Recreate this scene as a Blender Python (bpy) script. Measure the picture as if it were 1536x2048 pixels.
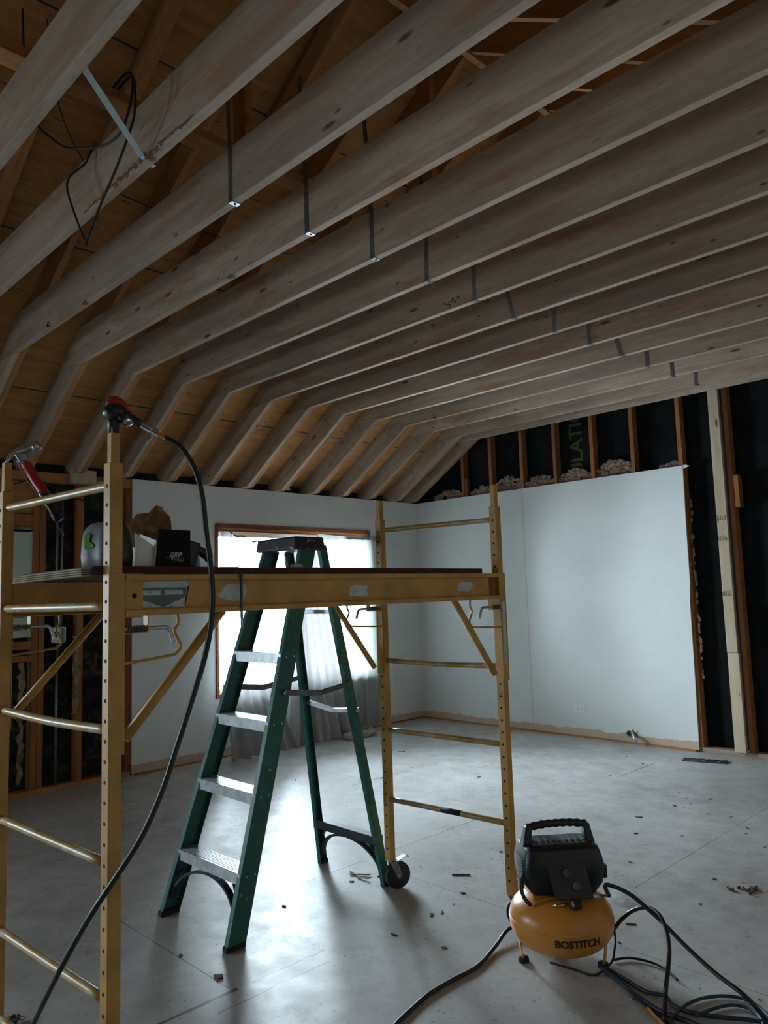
import bpy, bmesh, math, random
from mathutils import Vector, Matrix
from math import sin, cos, pi, radians, sqrt

random.seed(7)
for o in list(bpy.data.objects):
    bpy.data.objects.remove(o, do_unlink=True)
COL = bpy.context.scene.collection
SC = bpy.context.scene

# ------------------------------------------------------------------ camera
CAM_POS = Vector((6.0241, -6.5094, 1.4107))
F_PX = 1524.07
CF = Vector((-0.7066, 0.6996, 0.1062)).normalized()
CR = Vector((0.7008, 0.7126, -0.0313)).normalized()
CU = CR.cross(CF).normalized()
CR = CF.cross(CU).normalized()
cam_d = bpy.data.cameras.new('camera')
cam = bpy.data.objects.new('camera', cam_d)
COL.objects.link(cam)
cam.matrix_world = Matrix(((CR.x, CU.x, -CF.x, CAM_POS.x), (CR.y, CU.y, -CF.y, CAM_POS.y),
                           (CR.z, CU.z, -CF.z, CAM_POS.z), (0, 0, 0, 1)))
cam_d.sensor_fit = 'HORIZONTAL'
cam_d.sensor_width = 36
cam_d.lens = F_PX * 36 / 1536
cam_d.clip_start = 0.02
SC.camera = cam

# ------------------------------------------------------------------ daylight and exposure
SC.view_settings.view_transform = 'Standard'
SC.view_settings.look = 'None'
SC.view_settings.gamma = 1
SC.view_settings.use_curve_mapping = False
SC.view_settings.exposure = 0.20
WORLD_STRENGTH = 15.5
world = bpy.data.worlds.new('overcast_sky')
SC.world = world
world.use_nodes = True
bgn = world.node_tree.nodes['Background']
bgn.inputs[0].default_value = (0.74, 0.90, 1.0, 1)
# overcast sky: brighter where the hidden sun stands (towards -x), dimmer ground below the horizon
wt = world.node_tree
tcw = wt.nodes.new('ShaderNodeTexCoord')
dt = wt.nodes.new('ShaderNodeVectorMath')
dt.operation = 'DOT_PRODUCT'
wt.links.new(tcw.outputs['Generated'], dt.inputs[0])
dt.inputs[1].default_value = Vector((-0.85, 0.25, 0.46)).normalized()
mr = wt.nodes.new('ShaderNodeMapRange')
mr.inputs['From Min'].default_value = 0.0
mr.inputs['From Max'].default_value = 1.0
mr.inputs['To Min'].default_value = WORLD_STRENGTH
mr.inputs['To Max'].default_value = WORLD_STRENGTH * 6.0
wt.links.new(dt.outputs['Value'], mr.inputs['Value'])
wt.links.new(mr.outputs[0], bgn.inputs[1])


def portal(name, loc, rot, sx, sy):
    d = bpy.data.lights.new(name, 'AREA')
    d.shape = 'RECTANGLE'
    d.size = sx
    d.size_y = sy
    d.cycles.is_portal = True
    o = bpy.data.objects.new(name, d)
    o.location = loc
    o.rotation_euler = rot
    COL.objects.link(o)


# sky portals sit in the window openings (they only guide the sky's own light)
portal('window_daylight', (-0.16, -1.755, 1.31), (0, radians(-90), 0), 1.55, 1.96)
portal('side_daylight', (-0.16, -7.95, 1.35), (0, radians(-90), 0), 0.7, 0.7)  # unseen side window behind the camera, added for softer light
portal('back_fill_daylight', (1.625, -9.12, 1.3), (radians(90), 0, 0), 0.55, 0.6)  # small unseen opening in the back wall, added for soft fill

# ------------------------------------------------------------------ node helpers


def newmat(name):
    m = bpy.data.materials.new(name)
    m.use_nodes = True
    nt = m.node_tree
    return m, nt, nt.nodes['Principled BSDF']


def N(nt, t, **kw):
    n = nt.nodes.new(t)
    for k, v in kw.items():
        setattr(n, k, v)
    return n


def lk(nt, a, b):
    nt.links.new(a, b)


def mathn(nt, op, a, b=None, c=None, clamp=False):
    n = nt.nodes.new('ShaderNodeMath')
    n.operation = op
    n.use_clamp = clamp
    for i, v in enumerate((a, b, c)):
        if v is None:
            continue
        if isinstance(v, (int, float)):
            n.inputs[i].default_value = v
        else:
            nt.links.new(v, n.inputs[i])
    return n.outputs[0]


def mixc(nt, fac, a, b):
    n = nt.nodes.new('ShaderNodeMix')
    n.data_type = 'RGBA'
    for i, v in ((0, fac), (6, a), (7, b)):
        if isinstance(v, (int, float)):
            n.inputs[i].default_value = v
        elif isinstance(v, tuple):
            n.inputs[i].default_value = (*v, 1) if len(v) == 3 else v
        else:
            nt.links.new(v, n.inputs[i])
    return n.outputs[2]


def ramp(nt, fac, stops):
    n = nt.nodes.new('ShaderNodeValToRGB')
    el = n.color_ramp.elements
    while len(el) < len(stops):
        el.new(0.5)
    for e, (p, c) in zip(el, stops):
        e.position = p
        e.color = (*c, 1) if len(c) == 3 else (c[0], c[0], c[0], 1)
    nt.links.new(fac, n.inputs[0])
    return n.outputs[0]


def objcoord(nt, scale=(1, 1, 1), rnd=True):
    tc = nt.nodes.new('ShaderNodeTexCoord')
    src = tc.outputs['Object']
    if rnd:
        oi = nt.nodes.new('ShaderNodeObjectInfo')
        off = mathn(nt, 'MULTIPLY', oi.outputs['Random'], 37.0)
        va = nt.nodes.new('ShaderNodeVectorMath')
        va.operation = 'ADD'
        cb = nt.nodes.new('ShaderNodeCombineXYZ')
        nt.links.new(off, cb.inputs[0])
        nt.links.new(off, cb.inputs[2])
        nt.links.new(src, va.inputs[0])
        nt.links.new(cb.outputs[0], va.inputs[1])
        src = va.outputs[0]
    mp = nt.nodes.new('ShaderNodeVectorMath')
    mp.operation = 'MULTIPLY'
    nt.links.new(src, mp.inputs[0])
    mp.inputs[1].default_value = scale
    return mp.outputs[0]


def noise(nt, vec, scale, detail=4, rough=0.55):
    n = nt.nodes.new('ShaderNodeTexNoise')
    n.inputs['Scale'].default_value = scale
    n.inputs['Detail'].default_value = detail
    n.inputs['Roughness'].default_value = rough
    nt.links.new(vec, n.inputs['Vector'])
    return n.outputs['Fac']


def bump(nt, bsdf, h, strength=0.3, dist=0.002):
    b = nt.nodes.new('ShaderNodeBump')
    b.inputs['Strength'].default_value = strength
    b.inputs['Distance'].default_value = dist
    nt.links.new(h, b.inputs['Height'])
    nt.links.new(b.outputs[0], bsdf.inputs['Normal'])


def wood(name, c1, c2, knot=(0.10, 0.045, 0.025), knots=True, stain=None, grain=1.0, axis='x'):
    """lumber; grain runs along the object's own x (or z) axis"""
    m, nt, b = newmat(name)
    perm = (1, 14, 14) if axis == 'x' else (14, 14, 1)
    v = objcoord(nt, perm)
    g = noise(nt, v, 1.6 * grain, 6, 0.6)
    g2 = noise(nt, v, 7.0 * grain, 3, 0.6)
    oi = nt.nodes.new('ShaderNodeObjectInfo')
    f = mathn(nt, 'ADD', mathn(nt, 'MULTIPLY', g, 0.7), mathn(nt, 'MULTIPLY', g2, 0.3))
    col = ramp(nt, f, [(0.30, c2), (0.68, c1)])
    dark = mathn(nt, 'MULTIPLY_ADD', oi.outputs['Random'], 0.34, 0.74)
    hsv = nt.nodes.new('ShaderNodeHueSaturation')
    nt.links.new(dark, hsv.inputs['Value'])
    nt.links.new(col, hsv.inputs['Color'])
    col = hsv.outputs[0]
    fv = objcoord(nt, (9, 40, 55) if axis == 'x' else (55, 40, 9))
    fl_ = noise(nt, fv, 1.0, 3, 0.6)
    col = mixc(nt, ramp(nt, fl_, [(0.62, (0,)), (0.70, (0.45,))]), col, tuple(c * 0.55 for c in c2))
    bl = noise(nt, objcoord(nt, (1.2, 5, 6) if axis == 'x' else (6, 5, 1.2)), 1.3, 5, 0.65)
    col = mixc(nt, ramp(nt, bl, [(0.42, (0.35,)), (0.60, (0,))]), col, tuple(c * 0.72 for c in c2))
    if stain:
        sv = objcoord(nt, (0.9, 3, 5) if axis == 'x' else (5, 3, 0.9))
        s = noise(nt, sv, 1.5, 5, 0.6)
        sm = ramp(nt, s, [(0.54, (0,)), (0.66, (0.72,))])
        col = mixc(nt, sm, col, stain)
    if knots:
        kv = objcoord(nt, (2.6, 3.0, 9.0) if axis == 'x' else (9.0, 3.0, 2.6))
        vo = nt.nodes.new('ShaderNodeTexVoronoi')
        vo.inputs['Scale'].default_value = 1.0
        nt.links.new(kv, vo.inputs['Vector'])
        sep = nt.nodes.new('ShaderNodeSeparateColor')
        nt.links.new(vo.outputs['Color'], sep.inputs[0])
        sel = mathn(nt, 'GREATER_THAN', sep.outputs[0], 0.35)
        size = mathn(nt, 'MULTIPLY_ADD', sep.outputs[1], 0.10, 0.03)
        r = mathn(nt, 'DIVIDE', vo.outputs['Distance'], size)
        k = ramp(nt, r, [(0.55, (1,)), (1.0, (0,))])
        kf = mathn(nt, 'MULTIPLY', mathn(nt, 'MULTIPLY', k, sel), 0.9)
        col = mixc(nt, kf, col, knot)
        kv2 = objcoord(nt, (5.5, 5.0, 13.0) if axis == 'x' else (13.0, 5.0, 5.5))
        vo2 = nt.nodes.new('ShaderNodeTexVoronoi')
        vo2.inputs['Scale'].default_value = 1.0
        nt.links.new(kv2, vo2.inputs['Vector'])
        sep2 = nt.nodes.new('ShaderNodeSeparateColor')
        nt.links.new(vo2.outputs['Color'], sep2.inputs[0])
        sel2 = mathn(nt, 'GREATER_THAN', sep2.outputs[0], 0.55)
        k2 = ramp(nt, mathn(nt, 'DIVIDE', vo2.outputs['Distance'], mathn(nt, 'MULTIPLY_ADD', sep2.outputs[1], 0.09, 0.04)), [(0.5, (0.85,)), (1.0, (0,))])
        col = mixc(nt, mathn(nt, 'MULTIPLY', k2, sel2), col, tuple(c * 1.3 for c in knot))
    nt.links.new(col, b.inputs['Base Color'])
    b.inputs['Roughness'].default_value = 0.8
    b.inputs['Specular IOR Level'].default_value = 0.2
    bump(nt, b, g2, 0.25, 0.001)
    return m


def plain(name, col, rough=0.5, metal=0.0, var=0.12, scale=12, spec=0.5, wear=None, wearcov=0.62, wscale=18):
    m, nt, b = newmat(name)
    v = objcoord(nt, (1, 1, 1))
    n = noise(nt, v, scale, 4)
    c2 = tuple(max(0, c * (1 - var * 2)) for c in col)
    cc = ramp(nt, n, [(0.3, c2), (0.7, tuple(min(1, c * (1 + var * .4)) for c in col))])
    if wear:
        w = noise(nt, v, wscale, 6, 0.7)
        wm = ramp(nt, w, [(wearcov, (0,)), (wearcov + 0.04, (1,))])
        cc = mixc(nt, wm, cc, wear)
    nt.links.new(cc, b.inputs['Base Color'])
    b.inputs['Roughness'].default_value = rough
    b.inputs['Metallic'].default_value = metal
    b.inputs['Specular IOR Level'].default_value = spec
    return m


M = {}
M['new_wood'] = wood('new_lumber', (0.53, 0.415, 0.325), (0.32, 0.235, 0.18), stain=(0.30, 0.15, 0.08))
M['new_wood_z'] = wood('new_stud_lumber', (0.60, 0.50, 0.36), (0.47, 0.37, 0.26), axis='z')
M['old_wood'] = wood('aged_lumber', (0.50, 0.25, 0.105), (0.33, 0.145, 0.06), knots=True)
M['old_wood_z'] = wood('aged_stud_lumber', (0.44, 0.19, 0.075), (0.29, 0.115, 0.045), axis='z')
M['trim_wood'] = wood('varnished_trim', (0.30, 0.12, 0.06), (0.20, 0.075, 0.04), knots=False, axis='z')
M['yellow'] = plain('scaffold_yellow', (0.55, 0.31, 0.075), 0.5, var=0.16, scale=9, wear=(0.16, 0.09, 0.045), wearcov=0.70, wscale=30)
M['yellow_pipe'] = plain('worn_yellow_pipe', (0.42, 0.25, 0.07), 0.4, var=0.14, scale=9, wear=(0.40, 0.33, 0.22), wearcov=0.50, wscale=16)
M['hole'] = plain('hole_shadow_black', (0.012, 0.009, 0.006), 0.9, var=0.0)
M['green'] = plain('green_fibreglass', (0.016, 0.135, 0.110), 0.42, var=0.15, scale=14, wear=(0.20, 0.30, 0.26), wearcov=0.62, wscale=30)
M['alu'] = plain('aluminium', (0.62, 0.66, 0.68), 0.38, metal=0.75, var=0.15, scale=25, wear=(0.25, 0.27, 0.28), wearcov=0.66, wscale=40)
M['dark_plastic'] = plain('dark_plastic', (0.018, 0.017, 0.026), 0.5, var=0.2, scale=20)
M['cap'] = plain('paint_splashed_cap', (0.035, 0.03, 0.045), 0.55, var=0.2, wear=(0.5, 0.5, 0.48), wearcov=0.61, wscale=26)
M['black'] = plain('black_plastic', (0.014, 0.016, 0.018), 0.4, var=0.15)
M['carton_black'] = plain('black_carton', (0.010, 0.011, 0.012), 0.8, var=0.1, spec=0.15)
M['rubber'] = plain('black_rubber', (0.018, 0.018, 0.02), 0.42, var=0.2)
M['rubber_matte'] = plain('matte_black_rubber', (0.02, 0.02, 0.022), 0.8, var=0.2)
M['steel'] = plain('steel', (0.55, 0.57, 0.60), 0.3, metal=0.9, var=0.15, scale=30)
M['bright'] = plain('bright_zinc', (0.62, 0.72, 0.75), 0.45, metal=0.25, var=0.08)
M['galv'] = plain('galvanised_strap', (0.26, 0.28, 0.31), 0.38, metal=0.8, var=0.2, scale=30)
M['dark_steel'] = plain('dark_steel', (0.16, 0.16, 0.17), 0.4, metal=0.8, var=0.2, scale=30)
M['brass'] = plain('brass', (0.65, 0.42, 0.15), 0.3, metal=0.9, var=0.1)
M['red'] = plain('red_grip', (0.42, 0.02, 0.028), 0.5, var=0.1)
M['redcap'] = plain('red_plastic', (0.36, 0.035, 0.02), 0.4, var=0.1)
M['tank'] = plain('orange_tank_paint', (0.64, 0.26, 0.040), 0.33, var=0.07, scale=5, wear=(0.42, 0.19, 0.05), wearcov=0.72, wscale=60)
M['dust'] = plain('dusty_plastic', (0.10, 0.125, 0.12), 0.8, var=0.3, scale=30, wear=(0.2, 0.21, 0.2), wearcov=0.6, wscale=40)
M['navy'] = plain('dark_teal_plastic', (0.009, 0.013, 0.015), 0.45, var=0.2)
M['white_panel'] = plain('pale_board', (0.50, 0.60, 0.50), 0.7, var=0.05, scale=4)
M['card_white'] = plain('white_card', (0.72, 0.74, 0.70), 0.8, var=0.04)
M['kraft'] = plain('kraft_paper', (0.33, 0.19, 0.10), 0.85, var=0.15, scale=12)
M['paper'] = plain('white_paper', (0.75, 0.77, 0.82), 0.85, var=0.05)
M['greybag'] = plain('grey_plastic_bag', (0.30, 0.32, 0.38), 0.45, var=0.12, scale=8)
M['lime'] = plain('lime_print', (0.10, 0.42, 0.03), 0.6, var=0.15)
M['label'] = plain('worn_label', (0.55, 0.60, 0.60), 0.55, var=0.12, wear=(0.22, 0.24, 0.24), wearcov=0.58, wscale=45)
M['label_dark'] = plain('label_ink', (0.13, 0.16, 0.15), 0.6, var=0.1)
M['label_mark'] = plain('grip_print', (0.52, 0.62, 0.56), 0.6, var=0.05)
M['label_green'] = plain('green_print', (0.16, 0.36, 0.20), 0.6, var=0.05)
M['ink'] = plain('ink_and_gap_black', (0.015, 0.014, 0.013), 0.5, var=0.05)  # lettering ink, also the dark of gaps, slots and the wall hole
M['stencil'] = plain('olive_stencil_ink', (0.075, 0.085, 0.02), 0.9, var=0.25, scale=40)
M['stamp'] = plain('lumber_stamp_ink', (0.12, 0.09, 0.075), 0.9, var=0.25, scale=60)
M['plug_white'] = plain('white_plastic', (0.78, 0.79, 0.77), 0.4, var=0.03)
M['insul'] = plain('pink_brown_insulation', (0.36, 0.25, 0.20), 1.0, var=0.25, scale=20, spec=0.05)
M['insul_yellow'] = plain('tan_insulation_facing', (0.30, 0.22, 0.12), 0.9, var=0.3, scale=14)
M['plyedge'] = wood('weathered_ply', (0.10, 0.055, 0.055), (0.055, 0.03, 0.033), knots=False)
M['plyply'] = wood('ply_edge_veneers', (0.42, 0.34, 0.24), (0.25, 0.19, 0.13), knots=False)
M['bare_board'] = plain('bare_wall_board', (0.55, 0.52, 0.48), 0.8, var=0.1, scale=2)
M['bark'] = plain('bark_brown', (0.20, 0.11, 0.06), 0.95, var=0.3, scale=50)
M['crumb'] = plain('wood_crumbs', (0.16, 0.105, 0.07), 0.9, var=0.3, scale=60)
M['crumb_pale'] = plain('pale_crumbs', (0.5, 0.46, 0.4), 0.9, var=0.2, scale=60)
M['blue_hose'] = plain('blue_grey_cord', (0.018, 0.036, 0.058), 0.55, var=0.2)
M['conduit'] = plain('grey_conduit', (0.20, 0.24, 0.25), 0.4, metal=0.6, var=0.1)


def make_roofply():
    m, nt, b = newmat('roof_plywood')
    v = objcoord(nt, (1, 1, 1), rnd=False)
    v1 = objcoord(nt, (9, 0.8, 9), rnd=False)
    g = noise(nt, v1, 2.2, 6, 0.62)
    g2 = noise(nt, v, 1.1, 4, 0.6)
    f = mathn(nt, 'ADD', mathn(nt, 'MULTIPLY', g, 0.6), mathn(nt, 'MULTIPLY', g2, 0.4))
    col = ramp(nt, f, [(0.3, (0.25, 0.11, 0.04)), (0.5, (0.40, 0.20, 0.078)), (0.72, (0.52, 0.29, 0.125))])
    spk = noise(nt, v1, 9.0, 2)
    col = mixc(nt, ramp(nt, spk, [(0.66, (0,)), (0.72, (0.7,))]), col, (0.09, 0.03, 0.012))
    lk(nt, col, b.inputs['Base Color'])
    b.inputs['Roughness'].default_value = 0.85
    b.inputs['Specular IOR Level'].default_value = 0.15
    return m


def make_black_sheathing():
    m, nt, b = newmat('black_fibreboard')
    v = objcoord(nt, rnd=False)
    n = noise(nt, v, 3.0, 5, 0.6)
    col = ramp(nt, n, [(0.3, (0.006, 0.007, 0.008)), (0.75, (0.016, 0.018, 0.019))])
    s = noise(nt, v, 55, 2)
    col = mixc(nt, ramp(nt, s, [(0.72, (0,)), (0.76, (0.5,))]), col, (0.06, 0.06, 0.055))
    lk(nt, col, b.inputs['Base Color'])
    b.inputs['Roughness'].default_value = 0.95
    b.inputs['Specular IOR Level'].default_value = 0.1
    return m


def make_insul_wall():
    m, nt, b = newmat('dark_insulation_batts')
    v = objcoord(nt, (1, 1, 1.6), rnd=False)
    n = noise(nt, v, 7.0, 7, 0.68)
    col = ramp(nt, n, [(0.40, (0.010, 0.012, 0.014)), (0.54, (0.026, 0.028, 0.022)), (0.68, (0.09, 0.078, 0.045))])
    lk(nt, col, b.inputs['Base Color'])
    b.inputs['Roughness'].default_value = 0.9
    b.inputs['Specular IOR Level'].default_value = 0.15
    bump(nt, b, n, 0.6, 0.02)
    return m


def make_drywall(name, axis, seam=None, length_fade=None):
    m, nt, b = newmat(name)
    tc = nt.nodes.new('ShaderNodeTexCoord')
    sp = nt.nodes.new('ShaderNodeSeparateXYZ')
    lk(nt, tc.outputs['Object'], sp.inputs[0])
    v = tc.outputs['Object']
    n = noise(nt, v, 1.3, 5, 0.6)
    n2 = noise(nt, v, 40, 3)
    col = ramp(nt, n, [(0.3, (0.66, 0.69, 0.68)), (0.7, (0.75, 0.77, 0.76))])
    col = mixc(nt, ramp(nt, n2, [(0.66, (0,)), (0.8, (0.35,))]), col, (0.45, 0.46, 0.45))
    if seam is not None:
        d = mathn(nt, 'ABSOLUTE', mathn(nt, 'SUBTRACT', sp.outputs[axis], seam))
        sm = ramp(nt, d, [(0.003, (0.5,)), (0.010, (0,))])
        col = mixc(nt, sm, col, (0.50, 0.40, 0.30))
    # torn strip left by the removed skirting
    nz = noise(nt, v, 6, 5, 0.7)
    lim = mathn(nt, 'MULTIPLY_ADD', nz, 0.09, 0.035)
    r = mathn(nt, 'SUBTRACT', lim, sp.outputs[2])
    sm = ramp(nt, r, [(0.0, (0,)), (0.006, (0.85,))])
    col = mixc(nt, sm, col, (0.50, 0.36, 0.25))
    lk(nt, col, b.inputs['Base Color'])
    b.inputs['Roughness'].default_value = 0.75
    b.inputs['Specular IOR Level'].default_value = 0.25
    bump(nt, b, n2, 0.15, 0.001)
    return m


SEAMS = [  # (axis, position, start, end, half width)
    ('x', 3.525, -6.6, -4.86, 0.007), ('x', 3.53, -4.80, -4.45, 0.0055), ('x', 3.617, -5.0, -4.5, 0.002),
    ('x', 2.90, -4.25, -3.98, 0.003), ('x', 2.90, -3.88, -3.66, 0.003), ('x', 2.90, -3.5, -2.6, 0.0025),
    ('x', 1.66, -2.62, -2.0, 0.004), ('x', 1.60, -6.0, -4.5, 0.002), ('y', -4.88, 2.6, 3.5, 0.0016),
    ('x', 3.05, -1.2, -0.6, 0.003), ('x', 2.05, -1.6, -0.9, 0.002), ('y', -2.44, 1.0, 4.2, 0.0012),
    ('y', -3.66, 2.9, 5.0, 0.0012), ('x', 4.15, -3.2, -1.0, 0.0015), ('x', 0.95, -6.0, -3.9, 0.002)]


def make_floor():
    m, nt, b = newmat('dusty_subfloor')
    tc = nt.nodes.new('ShaderNodeTexCoord')
    sp = nt.nodes.new('ShaderNodeSeparateXYZ')
    v = tc.outputs['Object']
    lk(nt, v, sp.inputs[0])
    n = noise(nt, v, 0.9, 6, 0.62)
    n2 = noise(nt, v, 7, 6, 0.68)
    f = mathn(nt, 'ADD', mathn(nt, 'MULTIPLY', n, 0.55), mathn(nt, 'MULTIPLY', n2, 0.45))
    col = ramp(nt, f, [(0.32, (0.26, 0.25, 0.235)), (0.50, (0.42, 0.415, 0.405)), (0.68, (0.56, 0.56, 0.55))])
    sp1 = noise(nt, v, 34, 3, 0.7)
    col = mixc(nt, ramp(nt, sp1, [(0.60, (0,)), (0.70, (0.6,))]), col, (0.16, 0.135, 0.11))
    vo = nt.nodes.new('ShaderNodeTexVoronoi')
    vo.inputs['Scale'].default_value = 26
    lk(nt, v, vo.inputs['Vector'])
    dots = ramp(nt, vo.outputs['Distance'], [(0.07, (0.9,)), (0.18, (0,))])
    gate = ramp(nt, noise(nt, v, 2.2, 3), [(0.50, (0,)), (0.62, (1,))])
    col = mixc(nt, mathn(nt, 'MULTIPLY', dots, gate), col, (0.12, 0.09, 0.07))
    sc = noise(nt, v, 14, 2)
    scv = nt.nodes.new('ShaderNodeVectorMath')
    scv.operation = 'MULTIPLY'
    lk(nt, v, scv.inputs[0])
    scv.inputs[1].default_value = (30, 2, 1)
    sc2 = noise(nt, scv.outputs[0], 1.0, 4, 0.7)
    col = mixc(nt, ramp(nt, sc2, [(0.68, (0,)), (0.74, (0.35,))]), col, (0.56, 0.55, 0.52))
    wob = mathn(nt, 'MULTIPLY_ADD', noise(nt, v, 9, 2), 0.006, -0.003)
    brk = noise(nt, v, 5, 3)
    mask = None
    for ax, p, a, e, w in SEAMS:
        u, t = (sp.outputs[0], sp.outputs[1]) if ax == 'x' else (sp.outputs[1], sp.outputs[0])
        d = mathn(nt, 'ABSOLUTE', mathn(nt, 'SUBTRACT', mathn(nt, 'ADD', u, wob), p))
        ww = mathn(nt, 'MULTIPLY', brk, w * 2.4)
        on = mathn(nt, 'LESS_THAN', d, ww)
        c = (a + e) / 2
        inr = mathn(nt, 'LESS_THAN', mathn(nt, 'ABSOLUTE', mathn(nt, 'SUBTRACT', t, c)), abs(e - a) / 2)
        k = mathn(nt, 'MULTIPLY', on, inr)
        mask = k if mask is None else mathn(nt, 'MAXIMUM', mask, k)
    col = mixc(nt, mask, col, (0.075, 0.06, 0.048))
    lk(nt, col, b.inputs['Base Color'])
    rr = ramp(nt, n2, [(0.3, (0.52,)), (0.7, (0.36,))])
    lk(nt, rr, b.inputs['Roughness'])
    b.inputs['Specular IOR Level'].default_value = 0.45
    bump(nt, b, n2, 0.25, 0.004)
    return m


M['roofply'] = make_roofply()
M['sheath'] = make_black_sheathing()
M['batts'] = make_insul_wall()
M['dry_left'] = make_drywall('drywall_window_side', 1)
M['dry_far'] = make_drywall('drywall_gable_side', 0, 1.49)
M['floor'] = make_floor()


def make_glass():
    m, nt, b = newmat('window_glass')
    nt.nodes.remove(b)
    out = nt.nodes['Material Output']
    t = nt.nodes.new('ShaderNodeBsdfTransparent')
    g = nt.nodes.new('ShaderNodeBsdfGlossy')
    g.inputs['Roughness'].default_value = 0.02
    mx = nt.nodes.new('ShaderNodeMixShader')
    fr = nt.nodes.new('ShaderNodeFresnel')
    lk(nt, fr.outputs[0], mx.inputs[0])
    lk(nt, t.outputs[0], mx.inputs[1])
    lk(nt, g.outputs[0], mx.inputs[2])
    lk(nt, mx.outputs[0], out.inputs[0])
    return m


def make_sheer(name, transp, col, tcol=None):
    m, nt, b = newmat(name)
    nt.nodes.remove(b)
    out = nt.nodes['Material Output']
    t = nt.nodes.new('ShaderNodeBsdfTransparent')
    tr = nt.nodes.new('ShaderNodeBsdfTranslucent')
    df = nt.nodes.new('ShaderNodeBsdfDiffuse')
    df.inputs[0].default_value = (*col, 1)
    tr.inputs[0].default_value = (*(tcol or col), 1)
    a = nt.nodes.new('ShaderNodeMixShader')
    a.inputs[0].default_value = 0.45
    lk(nt, tr.outputs[0], a.inputs[1])
    lk(nt, df.outputs[0], a.inputs[2])
    mx = nt.nodes.new('ShaderNodeMixShader')
    mx.inputs[0].default_value = 1 - transp
    lk(nt, t.outputs[0], mx.inputs[1])
    lk(nt, a.outputs[0], mx.inputs[2])
    lk(nt, mx.outputs[0], out.inputs[0])
    return m


M['glass'] = make_glass()
M['sheer'] = make_sheer('sheer_voile', 0.0, (0.78, 0.76, 0.75), (0.085, 0.083, 0.085))
M['sheer_dense'] = make_sheer('gathered_voile', 0.0, (0.66, 0.69, 0.65), (0.115, 0.122, 0.115))
M['sheer_thin'] = make_sheer('thin_voile', 0.10, (0.6, 0.6, 0.6), (0.12, 0.12, 0.12))
M['clearbag'] = make_sheer('clear_film', 0.6, (0.6, 0.66, 0.68))

# ------------------------------------------------------------------ mesh helpers


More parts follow.
